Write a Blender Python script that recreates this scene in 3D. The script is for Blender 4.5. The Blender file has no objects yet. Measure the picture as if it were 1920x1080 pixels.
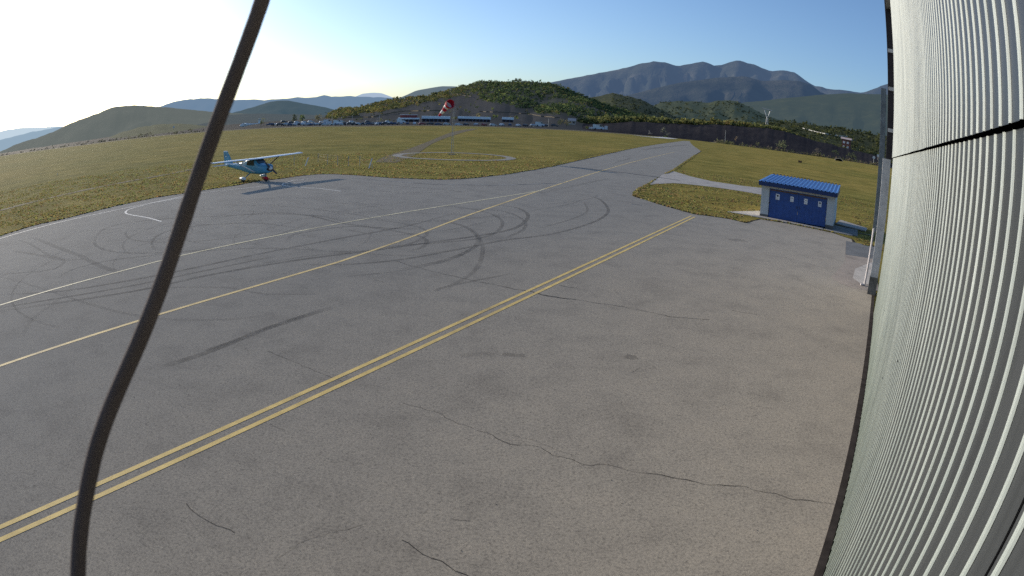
import bpy, math, random
from mathutils import Vector, Matrix, noise
R = math.radians
rnd = random.Random(7)
scene = bpy.context.scene
col = scene.collection

# ------------------------------------------------------------------ the real lens of the webcam (wide, barrel shaped)
CAM_H = 5.5
K1, K3, PITCH, ROLL = .7928, .0955, -.2703, .0521
cP, sP, cR, sR = math.cos(PITCH), math.sin(PITCH), math.cos(ROLL), math.sin(ROLL)
def todir(a, b, c):                       # camera right, up, forward -> world
    x = a*cR - b*sR; z = a*sR + b*cR; y = c
    return Vector((x, y*cP - z*sP, y*sP + z*cP))
def ray(px, py):
    x, y = (px-960)/960, (py-540)/960
    r = math.hypot(x, y) or 1e-9
    th = K1*r + K3*r**3
    return todir(x/r*math.sin(th), -y/r*math.sin(th), math.cos(th))
def ang(px, py):
    d = ray(px, py); return math.degrees(math.atan2(d.x, d.y)), math.degrees(math.asin(d.z))
def at(px, py, dist):                     # point of a bearing at a ground distance
    d = ray(px, py); t = dist/math.hypot(d.x, d.y)
    return Vector((d.x*t, d.y*t, CAM_H + d.z*t))
def G(px, py, z=0.0):                     # point on the flat ground
    d = ray(px, py); t = (z-CAM_H)/d.z
    return Vector((d.x*t, d.y*t, z))
def G2(px, py): p = G(px, py); return (p.x, p.y)
PSI = .5837
WU = Vector((math.sin(PSI), math.cos(PSI), 0)); WV = Vector((math.cos(PSI), -math.sin(PSI), 0))
def W(s, v, z=0): p = WU*s + WV*v; return Vector((p.x, p.y, z))

def lerp(a, b, t): return a + (b-a)*t
def sstep(a, b, x):
    t = min(1, max(0, (x-a)/(b-a))); return t*t*(3-2*t)
def interp(tab, x):
    if x <= tab[0][0]: return tab[0][1]
    for (x0, y0), (x1, y1) in zip(tab, tab[1:]):
        if x <= x1: return lerp(y0, y1, (x-x0)/(x1-x0) if x1 > x0 else 0)
    return tab[-1][1]
def fbm(x, y, z=0, o=4): return max(-1.1, min(1.1, noise.fractal(Vector((x+.37, y+.71, z+.13)), 1.0, 2.0, o)))

# ------------------------------------------------------------------ materials
def newmat(name):
    m = bpy.data.materials.new(name); m.use_nodes = True
    nt = m.node_tree; b = nt.nodes['Principled BSDF']
    return m, nt, b
def N(nt, typ, **kw):
    n = nt.nodes.new(typ)
    for k, v in kw.items():
        if k in n.inputs.keys(): n.inputs[k].default_value = v
        else: setattr(n, k, v)
    return n
def coord(nt, scale=(1, 1, 1), obj=True):
    tc = nt.nodes.new('ShaderNodeNewGeometry') if not obj else nt.nodes.new('ShaderNodeTexCoord')
    mp = nt.nodes.new('ShaderNodeMapping'); mp.inputs['Scale'].default_value = scale
    nt.links.new(tc.outputs['Object' if obj else 'Position'], mp.inputs['Vector']); return mp.outputs['Vector']
def nz(nt, vec, scale, detail=4, rough=.6):
    n = N(nt, 'ShaderNodeTexNoise', Scale=scale, Detail=detail, Roughness=rough); nt.links.new(vec, n.inputs['Vector']); return n.outputs['Fac']
def ramp(nt, fac, stops):
    r = nt.nodes.new('ShaderNodeValToRGB'); e = r.color_ramp.elements
    while len(e) < len(stops): e.new(.5)
    for el, (p, c) in zip(e, stops): el.position = p; el.color = (*c, 1) if len(c) == 3 else c
    nt.links.new(fac, r.inputs['Fac']); return r.outputs['Color']
def mix(nt, a, b, fac, mode='MIX'):
    m = nt.nodes.new('ShaderNodeMix'); m.data_type = 'RGBA'; m.blend_type = mode
    for s, v in ((m.inputs[6], a), (m.inputs[7], b)):
        if isinstance(v, tuple): s.default_value = (*v, 1) if len(v) == 3 else v
        else: nt.links.new(v, s)
    if isinstance(fac, (int, float)): m.inputs[0].default_value = fac
    else: nt.links.new(fac, m.inputs[0])
    return m.outputs[2]
def math_(nt, op, a, b=None, clamp=False):
    m = nt.nodes.new('ShaderNodeMath'); m.operation = op; m.use_clamp = clamp
    for i, v in enumerate((a, b)):
        if v is None: continue
        if isinstance(v, (int, float)): m.inputs[i].default_value = v
        else: nt.links.new(v, m.inputs[i])
    return m.outputs[0]
def bump(nt, b, h, dist=.02, st=.6):
    n = N(nt, 'ShaderNodeBump', Distance=dist, Strength=st); nt.links.new(h, n.inputs['Height']); nt.links.new(n.outputs['Normal'], b.inputs['Normal'])
def simple(name, c, rough=.6, metal=0, var=.25, scale=3, dirt=None):
    spec = .06 if rough >= .85 else .4
    m, nt, b = newmat(name)
    v = coord(nt)
    lo = tuple(x*(1-var) for x in c); hi = tuple(min(1, x*(1+var)) for x in c)
    cc = ramp(nt, nz(nt, v, scale, 5), [(.3, lo), (.7, hi)])
    nt.links.new(cc, b.inputs['Base Color']); b.inputs['Roughness'].default_value = rough; b.inputs['Metallic'].default_value = metal; b.inputs['Specular IOR Level'].default_value = spec
    return m

M = {}
def build_materials():
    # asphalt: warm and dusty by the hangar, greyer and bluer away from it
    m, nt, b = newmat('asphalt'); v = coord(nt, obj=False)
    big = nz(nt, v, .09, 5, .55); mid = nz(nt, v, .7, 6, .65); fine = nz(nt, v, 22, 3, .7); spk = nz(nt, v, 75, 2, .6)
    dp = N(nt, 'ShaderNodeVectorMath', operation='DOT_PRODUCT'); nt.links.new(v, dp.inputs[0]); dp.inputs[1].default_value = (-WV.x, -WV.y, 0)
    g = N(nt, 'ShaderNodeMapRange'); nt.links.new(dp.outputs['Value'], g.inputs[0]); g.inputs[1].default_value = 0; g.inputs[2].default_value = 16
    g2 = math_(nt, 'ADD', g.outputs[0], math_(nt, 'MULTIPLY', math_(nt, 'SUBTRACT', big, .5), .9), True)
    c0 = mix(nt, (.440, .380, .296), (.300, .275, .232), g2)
    c1 = mix(nt, c0, ramp(nt, mid, [(.25, (.74, .74, .75)), (.5, (1, 1, 1)), (.8, (1.15, 1.13, 1.1))]), .85, 'MULTIPLY')
    c2 = mix(nt, c1, ramp(nt, big, [(.3, (.90, .90, .91)), (.7, (1.07, 1.06, 1.05))]), 1, 'MULTIPLY')
    c3 = mix(nt, c2, ramp(nt, fine, [(.3, (.58, .58, .58)), (.47, (1, 1, 1)), (.7, (1.28, 1.27, 1.24))]), .9, 'MULTIPLY')
    c4 = mix(nt, c3, ramp(nt, spk, [(.29, (.28, .28, .28)), (.41, (1, 1, 1)), (.66, (1, 1, 1)), (.74, (2.0, 1.95, 1.9))]), .9, 'MULTIPLY')
    # fine alligator cracks showing only in worn patches
    vo = N(nt, 'ShaderNodeTexVoronoi', feature='DISTANCE_TO_EDGE', Scale=1.1)
    wv = nt.nodes.new('ShaderNodeVectorMath'); wv.operation = 'ADD'
    nn = N(nt, 'ShaderNodeTexNoise', Scale=1.5, Detail=4); nt.links.new(v, nn.inputs['Vector']); nt.links.new(nn.outputs['Color'], wv.inputs[0]); nt.links.new(v, wv.inputs[1])
    nt.links.new(wv.outputs[0], vo.inputs['Vector'])
    cr = ramp(nt, vo.outputs['Distance'], [(0, (1, 1, 1)), (.012, (0, 0, 0))])
    worn = ramp(nt, nz(nt, v, .28, 3), [(.56, (0, 0, 0)), (.68, (1, 1, 1))])
    c5 = mix(nt, c4, (.035, .032, .03), math_(nt, 'MULTIPLY', math_(nt, 'MULTIPLY', cr, worn), .45))
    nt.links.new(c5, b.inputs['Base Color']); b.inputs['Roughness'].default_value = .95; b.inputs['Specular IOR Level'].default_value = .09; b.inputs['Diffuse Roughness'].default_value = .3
    bump(nt, b, math_(nt, 'ADD', fine, math_(nt, 'MULTIPLY', spk, .6)), .008, .35)
    M['asphalt'] = m
    # short dry grass
    m, nt, b = newmat('dry_grass'); v = coord(nt, obj=False)
    big = nz(nt, v, .022, 5); mid = nz(nt, v, .16, 6, .65); fine = nz(nt, v, 1.6, 6, .75)
    vs = coord(nt, (.25, 1.2, 1), False); streak = nz(nt, vs, .35, 5, .7)
    c = ramp(nt, mid, [(.28, (.125, .108, .036)), (.45, (.205, .165, .056)), (.62, (.270, .208, .076)), (.78, (.320, .240, .105))])
    soil = ramp(nt, nz(nt, v, .42, 5, .7), [(.60, (0, 0, 0)), (.74, (1, 1, 1))])
    c = mix(nt, c, (.17, .125, .078), math_(nt, 'MULTIPLY', soil, .6))
    c = mix(nt, c, ramp(nt, big, [(.3, (.74, .84, .58)), (.7, (1.16, 1.10, .82))]), 1, 'MULTIPLY')
    c = mix(nt, c, ramp(nt, streak, [(.3, (.7, .72, .66)), (.65, (1.15, 1.13, 1.1))]), .8, 'MULTIPLY')
    c = mix(nt, c, ramp(nt, fine, [(.3, (.55, .57, .50)), (.5, (1, 1, 1)), (.72, (1.35, 1.3, 1.2))]), .85, 'MULTIPLY')
    c = mix(nt, c, (1.26, 1.23, 1.28), 1, 'MULTIPLY')
    nt.links.new(c, b.inputs['Base Color']); b.inputs['Roughness'].default_value = 1; b.inputs['Specular IOR Level'].default_value = .02; b.inputs['Diffuse Roughness'].default_value = .2
    bump(nt, b, fine, .10, .7); M['grass'] = m
    # tuft blades, colour by attribute
    m, nt, b = newmat('tuft_blades'); a = nt.nodes.new('ShaderNodeAttribute'); a.attribute_name = 'tint'
    nt.links.new(a.outputs['Color'], b.inputs['Base Color']); b.inputs['Roughness'].default_value = 1; b.inputs['Specular IOR Level'].default_value = 0
    tr = N(nt, 'ShaderNodeBsdfTranslucent'); nt.links.new(a.outputs['Color'], tr.inputs['Color'])
    ms = nt.nodes.new('ShaderNodeMixShader'); ms.inputs[0].default_value = .6
    nt.links.new(b.outputs[0], ms.inputs[1]); nt.links.new(tr.outputs[0], ms.inputs[2]); nt.links.new(ms.outputs[0], nt.nodes['Material Output'].inputs['Surface'])
    M['tuft'] = m
    m, nt, b = newmat('leaves'); a = nt.nodes.new('ShaderNodeAttribute'); a.attribute_name = 'tint'
    nt.links.new(a.outputs['Color'], b.inputs['Base Color']); b.inputs['Roughness'].default_value = .8; b.inputs['Specular IOR Level'].default_value = .15
    tr = N(nt, 'ShaderNodeBsdfTranslucent'); nt.links.new(a.outputs['Color'], tr.inputs['Color'])
    ms = nt.nodes.new('ShaderNodeMixShader'); ms.inputs[0].default_value = .42
    nt.links.new(b.outputs[0], ms.inputs[1]); nt.links.new(tr.outputs[0], ms.inputs[2]); nt.links.new(ms.outputs[0], nt.nodes['Material Output'].inputs['Surface'])
    M['leaves'] = m
    # scrubby valley ground
    m, nt, b = newmat('valley_ground'); v = coord(nt, obj=False)
    c = ramp(nt, nz(nt, v, .03, 6, .7), [(.3, (.013, .013, .014)), (.5, (.024, .023, .023)), (.7, (.038, .035, .032))])
    nt.links.new(c, b.inputs['Base Color']); b.inputs['Roughness'].default_value = .95; b.inputs['Specular IOR Level'].default_value = .04; M['valley'] = m
    # concrete
    for nm, base in (('concrete', (.40, .365, .32)), ('concrete_pale', (.58, .51, .42)), ('concrete_dark', (.20, .195, .18)), ('ring_gravel', (.27, .25, .21)), ('concrete_brown', (.40, .33, .26))):
        m, nt, b = newmat(nm); v = coord(nt, obj=False)
        c = ramp(nt, nz(nt, v, .8, 6, .7), [(.25, tuple(x*.66 for x in base)), (.5, base), (.78, tuple(x*1.2 for x in base))])
        c = mix(nt, c, ramp(nt, nz(nt, v, 14, 3), [(.3, (.8, .8, .8)), (.6, (1.08, 1.08, 1.08))]), 1, 'MULTIPLY')
        nt.links.new(c, b.inputs['Base Color']); b.inputs['Roughness'].default_value = .85; b.inputs['Specular IOR Level'].default_value = .12; M[nm] = m
    # worn paints
    for nm, base, wear in (('yellow_paint', (.70, .51, .18), .37), ('pale_yellow_paint', (.68, .60, .38), .45), ('warm_yellow_paint', (.70, .52, .22), .42), ('faint_white_paint', (.42, .41, .39), .6), ('white_line_paint', (.70, .67, .60), .44), ('faint_yellow_paint', (.30, .28, .2), .56)):
        m, nt, b = newmat(nm); v = coord(nt, obj=False)
        w = ramp(nt, nz(nt, v, 9, 6, .75), [(wear-.10, (1, 1, 1)), (wear+.04, (0, 0, 0))])
        w2 = ramp(nt, nz(nt, v, .5, 4, .6), [(wear-.15, (1, 1, 1)), (wear+.08, (0, 0, 0))])
        wf = math_(nt, 'MAXIMUM', math_(nt, 'MULTIPLY', w, .38), math_(nt, 'MULTIPLY', w2, .5 if 'faint' not in nm else .9))
        c = mix(nt, base, ramp(nt, nz(nt, v, 2.2, 5), [(.3, tuple(x*.78 for x in base)), (.7, tuple(x*1.12 for x in base))]), .9)
        c = mix(nt, c, (.105, .098, .088), wf)
        nt.links.new(c, b.inputs['Base Color']); b.inputs['Roughness'].default_value = .75; b.inputs['Specular IOR Level'].default_value = .2; bump(nt, b, nz(nt, v, 30, 2), .006, .3); M[nm] = m
    # tyre rubber smeared on asphalt: part see-through film
    m, nt, b = newmat('tyre_rubber'); v = coord(nt, obj=False)
    b.inputs['Base Color'].default_value = (.05, .047, .047, 1); b.inputs['Roughness'].default_value = .95; b.inputs['Specular IOR Level'].default_value = .06
    a = nt.nodes.new('ShaderNodeAttribute'); a.attribute_name = 'tint'
    al = math_(nt, 'MULTIPLY', a.outputs['Fac'], ramp(nt, nz(nt, v, 1.1, 5, .7), [(.3, (.25, .25, .25)), (.62, (1, 1, 1))]))
    nt.links.new(al, b.inputs['Alpha']); M['rubber'] = m
    m, nt, b = newmat('crack_fill'); v = coord(nt, obj=False)
    b.inputs['Base Color'].default_value = (.022, .02, .018, 1); b.inputs['Roughness'].default_value = .9
    a = nt.nodes.new('ShaderNodeAttribute'); a.attribute_name = 'tint'
    nt.links.new(math_(nt, 'MULTIPLY', a.outputs['Fac'], ramp(nt, nz(nt, v, 2.5, 4, .7), [(.35, (.2, .2, .2)), (.55, (1, 1, 1))])), b.inputs['Alpha']); M['crack'] = m
    # ribbed sheet: light on the raised ribs painted in as pale colour, grey glossy pans between
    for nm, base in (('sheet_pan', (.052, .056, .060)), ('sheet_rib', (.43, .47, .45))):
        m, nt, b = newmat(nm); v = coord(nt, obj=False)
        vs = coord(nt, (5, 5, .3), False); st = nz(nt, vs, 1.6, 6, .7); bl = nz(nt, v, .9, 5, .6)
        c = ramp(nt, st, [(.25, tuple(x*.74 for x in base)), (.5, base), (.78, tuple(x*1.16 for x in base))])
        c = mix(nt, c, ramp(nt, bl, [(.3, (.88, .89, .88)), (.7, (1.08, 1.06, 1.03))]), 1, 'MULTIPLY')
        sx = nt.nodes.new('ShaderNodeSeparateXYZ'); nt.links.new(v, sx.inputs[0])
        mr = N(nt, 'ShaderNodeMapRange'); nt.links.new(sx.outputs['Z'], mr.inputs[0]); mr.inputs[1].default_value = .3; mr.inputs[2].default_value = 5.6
        c = mix(nt, (.60, .66, .56) if nm == 'sheet_rib' else (.86, .90, .86), (1, 1, 1), mr.outputs[0]) if False else mix(nt, c, mix(nt, (.47, .50, .45) if nm == 'sheet_rib' else (.80, .87, .84), (1, 1, 1), math_(nt, 'ADD', mr.outputs[0], math_(nt, 'MULTIPLY', math_(nt, 'SUBTRACT', st, .5), .5), True)), 1, 'MULTIPLY')  # light fading towards the ground, put into the sheet's colour
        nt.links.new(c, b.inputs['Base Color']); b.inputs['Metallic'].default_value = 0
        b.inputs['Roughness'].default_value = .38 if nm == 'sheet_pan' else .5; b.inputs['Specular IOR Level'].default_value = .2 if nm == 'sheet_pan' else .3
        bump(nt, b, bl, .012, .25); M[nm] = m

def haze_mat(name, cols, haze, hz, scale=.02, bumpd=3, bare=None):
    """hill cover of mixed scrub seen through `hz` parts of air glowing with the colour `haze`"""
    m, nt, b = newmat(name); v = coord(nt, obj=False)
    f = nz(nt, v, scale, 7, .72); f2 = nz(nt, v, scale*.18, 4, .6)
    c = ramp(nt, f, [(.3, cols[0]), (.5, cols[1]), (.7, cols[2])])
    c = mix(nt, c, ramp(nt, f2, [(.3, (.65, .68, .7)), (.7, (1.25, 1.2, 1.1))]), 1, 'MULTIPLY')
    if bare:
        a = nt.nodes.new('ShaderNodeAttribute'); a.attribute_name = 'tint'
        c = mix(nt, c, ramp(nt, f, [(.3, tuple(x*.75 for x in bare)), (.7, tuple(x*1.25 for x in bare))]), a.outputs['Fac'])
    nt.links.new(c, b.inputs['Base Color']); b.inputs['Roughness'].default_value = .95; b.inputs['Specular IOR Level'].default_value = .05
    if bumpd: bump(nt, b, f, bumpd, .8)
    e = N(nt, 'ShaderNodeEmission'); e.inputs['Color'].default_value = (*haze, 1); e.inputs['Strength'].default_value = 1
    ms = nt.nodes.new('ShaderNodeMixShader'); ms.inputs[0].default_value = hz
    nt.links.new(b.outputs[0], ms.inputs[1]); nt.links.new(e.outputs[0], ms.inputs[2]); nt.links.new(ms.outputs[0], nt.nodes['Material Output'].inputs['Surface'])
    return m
def srgb(r, g, b): return tuple(((x/255+.055)/1.055)**2.4 if x > 10 else x/255/12.92 for x in (r, g, b))
build_materials()
for nm, c, ro, me, va in (
    ('white_paint', (.72, .73, .72), .35, 0, .06), ('aircraft_blue', (.08, .31, .47), .3, 0, .12), ('aircraft_teal', (.085, .29, .42), .3, 0, .12), ('dark_glass', (.03, .045, .05), .08, 0, .2),
    ('black_rubber', (.02, .02, .021), .8, 0, .2), ('dark_metal', (.05, .045, .05), .5, .5, .2), ('door_blue', (.024, .075, .26), .45, 0, .18), ('fascia_blue', (.010, .034, .12), .4, 0, .15),
    ('roof_blue', (.060, .20, .48), .38, .0, .12), ('shed_render', (.50, .53, .53), .85, 0, .1), ('plinth_grey', (.13, .13, .125), .9, 0, .3), ('notice_white', (.75, .76, .78), .6, 0, .04), ('ink', (.05, .05, .06), .6, 0, .3),
    ('pillar_grey', (.45, .45, .455), .7, .1, .2), ('post_dark', (.022, .018, .022), .7, .1, .3), ('fin_grey', (.24, .26, .26), .55, .3, .25), ('drain_white', (.62, .57, .55), .5, 0, .15), ('gap_black', (.006, .006, .007), .9, 0, .1),
    ('track_brown', (.055, .045, .038), .9, 0, .35), ('hangar_roof', (.2, .2, .2), .6, .2, .2), ('cable_sheath', (.13, .105, .096), .9, 0, .3),
    ('sock_red', (.50, .012, .035), .75, 0, .2), ('sock_white', (.78, .76, .72), .8, 0, .08), ('pole_grey', (.42, .40, .36), .6, .2, .2), ('post_white', (.42, .40, .35), .8, 0, .25), ('galv', (.32, .33, .33), .5, .6, .2),
    ('car_silver', (.38, .40, .42), .3, .5, .1), ('car_white', (.52, .53, .54), .3, 0, .06), ('car_dark', (.06, .065, .075), .3, .2, .2), ('car_blue', (.06, .08, .13), .3, .2, .2), ('car_red', (.20, .05, .05), .3, .2, .2),
    ('wall_white', (.62, .62, .62), .8, 0, .1), ('wall_shade', (.12, .125, .17), .85, 0, .2), ('roof_pale', (.66, .72, .76), .5, .1, .1), ('wall_red', (.24, .07, .06), .85, 0, .25), ('brick', (.20, .085, .065), .9, 0, .3), ('tile_pale', (.45, .36, .32), .8, 0, .2), ('timber', (.16, .10, .06), .9, 0, .3),
    ('grass_edge_shade', (.045, .038, .026), .95, 0, .4), ('bark', (.07, .055, .045), .95, 0, .3), ('marker_red', (.5, .03, .02), .6, 0, .1), ('track_dirt', (.15, .122, .072), .95, 0, .3), ('runway_grey', (.125, .108, .082), .9, 0, .25), ('light_strip', (.52, .50, .45), .8, 0, .15), ('pylon_steel', (.40, .41, .41), .5, .2, .1)):
    M[nm] = simple(nm, c, ro, me, va)

# ------------------------------------------------------------------ mesh helpers
class MB:
    def __init__(s): s.v = []; s.f = []; s.m = []; s.c = []
    def vert(s, p): s.v.append(tuple(p)); return len(s.v)-1
    def face(s, ids, mi=0, c=None): s.f.append(tuple(ids)); s.m.append(mi); s.c.append(c)
    def quad(s, a, b, c, d, mi=0, col_=None):
        i = len(s.v); s.v += [tuple(a), tuple(b), tuple(c), tuple(d)]; s.face((i, i+1, i+2, i+3), mi, col_)
    def hexa(s, p, mi=0):                 # p: 4 bottom (ccw) + 4 top
        i = len(s.v); s.v += [tuple(q) for q in p]
        for f in ((3, 2, 1, 0), (4, 5, 6, 7), (0, 1, 5, 4), (1, 2, 6, 5), (2, 3, 7, 6), (3, 0, 4, 7)): s.face([i+k for k in f], mi)
    def box(s, x0, x1, y0, y1, z0, z1, mi=0):
        s.hexa([(x0, y0, z0), (x1, y0, z0), (x1, y1, z0), (x0, y1, z0), (x0, y0, z1), (x1, y0, z1), (x1, y1, z1), (x0, y1, z1)], mi)
    def tube(s, pts, r, n=8, mi=0, cap=True):
        pts = [Vector(p) for p in pts]; rs = r if isinstance(r, (list, tuple)) else [r]*len(pts)
        rings = []; prev = None
        for k, p in enumerate(pts):
            t = (pts[min(k+1, len(pts)-1)] - pts[max(k-1, 0)]).normalized()
            if prev is None:
                a = Vector((0, 0, 1)) if abs(t.z) < .9 else Vector((1, 0, 0)); prev = a.cross(t).normalized()
            n1 = (prev - t*prev.dot(t)).normalized(); prev = n1; n2 = t.cross(n1)
            rings.append([s.vert(p + (n1*math.cos(2*math.pi*j/n) + n2*math.sin(2*math.pi*j/n))*rs[k]) for j in range(n)])
        for a, b in zip(rings, rings[1:]):
            for j in range(n): s.face((a[j], a[(j+1) % n], b[(j+1) % n], b[j]), mi)
        if cap: s.face(rings[0][::-1], mi); s.face(rings[-1], mi)
    def loft(s, rings, mi=0, closed=True, cap=True):
        ids = [[s.vert(p) for p in r] for r in rings]; n = len(ids[0])
        for a, b in zip(ids, ids[1:]):
            for j in range(n if closed else n-1): s.face((a[j], a[(j+1) % n], b[(j+1) % n], b[j]), mi)
        if cap: s.face(ids[0][::-1], mi); s.face(ids[-1], mi)
    def build(s, name, mats, parent=None, smooth=False, auto=None):
        me = bpy.data.meshes.new(name); me.from_pydata(s.v, [], s.f)
        for m in (mats if isinstance(mats, (list, tuple)) else [mats]): me.materials.append(m)
        me.polygons.foreach_set('material_index', s.m)
        if any(c is not None for c in s.c):
            at_ = me.color_attributes.new('tint', 'FLOAT_COLOR', 'CORNER'); buf = []
            for f, c in zip(s.f, s.c): buf += list((c if c is not None else (1, 1, 1, 1))) * len(f)
            at_.data.foreach_set('color', buf)
        if smooth: me.polygons.foreach_set('use_smooth', [True]*len(me.polygons))
        me.update()
        o = bpy.data.objects.new(name, me); col.objects.link(o)
        if parent: o.parent = parent
        return o
def tag(o, label=None, cat=None, group=None, kind=None):
    if label: o['label'] = label
    if cat: o['category'] = cat
    if group: o['group'] = group
    if kind: o['kind'] = kind
    return o
def empty(name, loc=(0, 0, 0), rz=0, label=None, cat=None, group=None, scale=1):
    o = bpy.data.objects.new(name, None); col.objects.link(o); o.location = loc; o.rotation_euler = (0, 0, rz); o.scale = (scale,)*3
    o.empty_display_size = .2
    return tag(o, label, cat, group)
def copy_tree(o, parent=None):
    c = o.copy(); col.objects.link(c); c.parent = parent
    for ch in list(o.children): copy_tree(ch, c)
    return c
def bevel(o, w=.01, n=1):
    md = o.modifiers.new('b', 'BEVEL'); md.width = w; md.segments = n; md.limit_method = 'ANGLE'; return o

# ------------------------------------------------------------------ ground
EDGE_R = [(-75, 900), (-54, 520), (-42, 420), (-31, 345), (-22, 310), (-14, 268), (-6, 285), (2, 303), (10, 350), (20, 420), (30, 430), (38, 430), (60, 430)]
EDGE_EL = [(-75, -.34), (-54.28, -.36), (-42.3, -.81), (-30.9, -.93), (-14.2, -1.19), (2.1, -1.04), (12, -.86), (16, -.76), (20.2, -.71), (25, -.62), (30, -.42), (37.7, -.10), (60, -.10)]
def edge(az):
    return interp(EDGE_R, az)
def edge_h(az):
    if abs(az) > 80: return 0
    r = edge(az); h = CAM_H + r*math.tan(R(interp(EDGE_EL, az)))
    return h * sstep(14, 24, abs(az+0)) if az > 0 else h*sstep(16, 30, abs(az))
def gz(x, y):
    r = math.hypot(x, y); az = math.degrees(math.atan2(x, y)); e = edge(az); h = edge_h(az)
    z = h*sstep(75, e, r)
    if r > e: z -= 2.2*sstep(e, e+14, r)
    return z
def gsolve(px, py):
    d = ray(px, py); t = 2.0; last = t
    for i in range(6000):
        p = d*t
        if CAM_H + p.z <= gz(p.x, p.y):
            lo, hi = last, t
            for _ in range(30):
                m_ = (lo+hi)/2; p = d*m_
                if CAM_H + p.z <= gz(p.x, p.y): hi = m_
                else: lo = m_
            p = d*hi; return Vector((p.x, p.y, gz(p.x, p.y)))
        last = t; t *= 1.003
    p = d*400; return Vector((p.x, p.y, gz(p.x, p.y)))

def make_ground():
    mb = MB(); azs = [-180+4*i for i in range(20)] + [-100 + i*1.0 for i in range(200)] + [100+4*i for i in range(20)]
    fr = [.002, .02, .05, .08, .12, .16, .2, .26, .32, .38, .45, .52, .6, .68, .76, .84, .92, .97, 1.0]
    out = [4, 8, 14, 30, 80, 200, 500, 1100, 2500, 5500, 14000]
    ids = []
    for az in azs:
        e = edge(az) if abs(az) < 80 else 430
        rs = [e*f for f in fr] + [e+o for o in out]
        ids.append([mb.vert((r*math.sin(R(az)), r*math.cos(R(az)), gz(r*math.sin(R(az)), r*math.cos(R(az))) )) for r in rs])
    nf = len(fr)
    for i in range(len(ids)):
        a, b = ids[i], ids[(i+1) % len(ids)]
        for j in range(len(a)-1): mb.face((a[j], a[j+1], b[j+1], b[j]), 0 if j < nf-1 else 1)
    c = mb.vert((0, 0, 0))
    for i in range(len(ids)): mb.face((c, ids[i][0], ids[(i+1) % len(ids)][0]), 0)
    o = mb.build('ground', [M['grass'], M['valley']], smooth=True)
    tag(o, kind='structure')
make_ground()

def sheet(name, pts, z, mat, kind='structure', label=None):
    """flat polygon laid as a sheet at height z"""
    import bmesh
    bm = bmesh.new(); vs = [bm.verts.new((p[0], p[1], z)) for p in pts]
    f = bm.faces.new(vs); bmesh.ops.triangulate(bm, faces=[f])
    for f in bm.faces:
        if f.normal.z < 0: f.normal_flip()
    me = bpy.data.meshes.new(name); bm.to_mesh(me); bm.free(); me.materials.append(mat)
    o = bpy.data.objects.new(name, me); col.objects.link(o); return tag(o, label, None, None, kind)
def catmull(pts, n=8):
    P = [Vector((p[0], p[1], 0)) for p in pts]
    if len(P) < 3: return P
    out = []
    for i in range(len(P)-1):
        a, b, c, d = P[max(i-1, 0)], P[i], P[i+1], P[min(i+2, len(P)-1)]
        for k in range(n):
            t = k/n
            out.append(.5*((2*b) + (c-a)*t + (2*a-5*b+4*c-d)*t*t + (3*b-3*c+d-a)*t**3))
    return out + [P[-1]]
def strip_into(mb, P, w, z, c=None, zf=None):
    L = []
    for i, p in enumerate(P):
        t = (P[min(i+1, len(P)-1)] - P[max(i-1, 0)]); t.z = 0
        if t.length < 1e-6: t = Vector((1, 0, 0))
        t.normalize(); n = Vector((-t.y, t.x, 0)); ww = w(i/(len(P)-1)) if callable(w) else w
        zz = z if zf is None else zf(p.x, p.y)+z
        L.append((mb.vert((p.x-n.x*ww/2, p.y-n.y*ww/2, zz)), mb.vert((p.x+n.x*ww/2, p.y+n.y*ww/2, zz))))
    for i, (a, b) in enumerate(zip(L, L[1:])):
        cc = c(i/(len(L)-1)) if callable(c) else c
        mb.face((a[0], b[0], b[1], a[1])[::-1], 0, cc)

# asphalt apron with the taxiway running off it to the runway
left_edge = [(0, 443), (60, 424), (110, 413), (170, 398), (233, 383), (290, 371), (350, 362), (383, 356.7), (447, 347), (493, 338.5), (523, 335.5), (555, 331), (580, 328), (597, 326.8), (627, 326.7), (672, 329), (710, 332), (747, 334.5), (790, 336), (827, 337), (877, 335), (910, 331.5), (943, 328), (993, 320), (1037, 312), (1080, 302), (1120, 293), (1184, 278.8), (1237, 270), (1281, 264.2)]
right_edge = [(1343.6, 267), (1318, 281.5), (1291, 299), (1264, 318), (1240.5, 330), (1215, 345.7), (1198, 354), (1189, 363), (1190, 369), (1213, 376), (1256, 389), (1304.7, 402), (1353, 408.5), (1380.5, 413.5), (1398, 418), (1425, 411), (1470, 418), (1530, 430), (1562, 437), (1598, 449), (1604, 458), (1640, 463)]
def wob(p, a=.12): return (p[0]+a*fbm(p[0]*.9, p[1]*.9, 3), p[1]+a*fbm(p[0]*.9, p[1]*.9, 9))
def dense(px, n):
    out = []
    P = [G2(*p) for p in px]
    for a, b in zip(P, P[1:]):
        L = math.dist(a, b); k = max(1, min(40, int(L/.5)))
        for i in range(k): t = i/k; out.append((lerp(a[0], b[0], t), lerp(a[1], b[1], t)))
    return out + [P[-1]]
LE = [wob(p) for p in dense(left_edge, 1)]; RE = [wob(p) for p in dense(right_edge, 1)]
fl = LE[0]; f2 = LE[20]; d0 = Vector((fl[0]-f2[0], fl[1]-f2[1])).normalized()
far_left = (fl[0]+d0.x*30, fl[1]+d0.y*30)
apron_poly = [far_left] + LE + RE + [W(33, .60)[:2], W(-22, .60)[:2], (-40, -20)]
sheet('apron', apron_poly, .012, M['asphalt'])

mb = MB()  # dark strip painting the shadow line along the grass edge
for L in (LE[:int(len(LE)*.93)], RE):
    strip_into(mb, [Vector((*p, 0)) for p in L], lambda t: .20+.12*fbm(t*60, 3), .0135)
tag(mb.build('grass_edge_shade', M['grass_edge_shade']), kind='structure')
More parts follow.
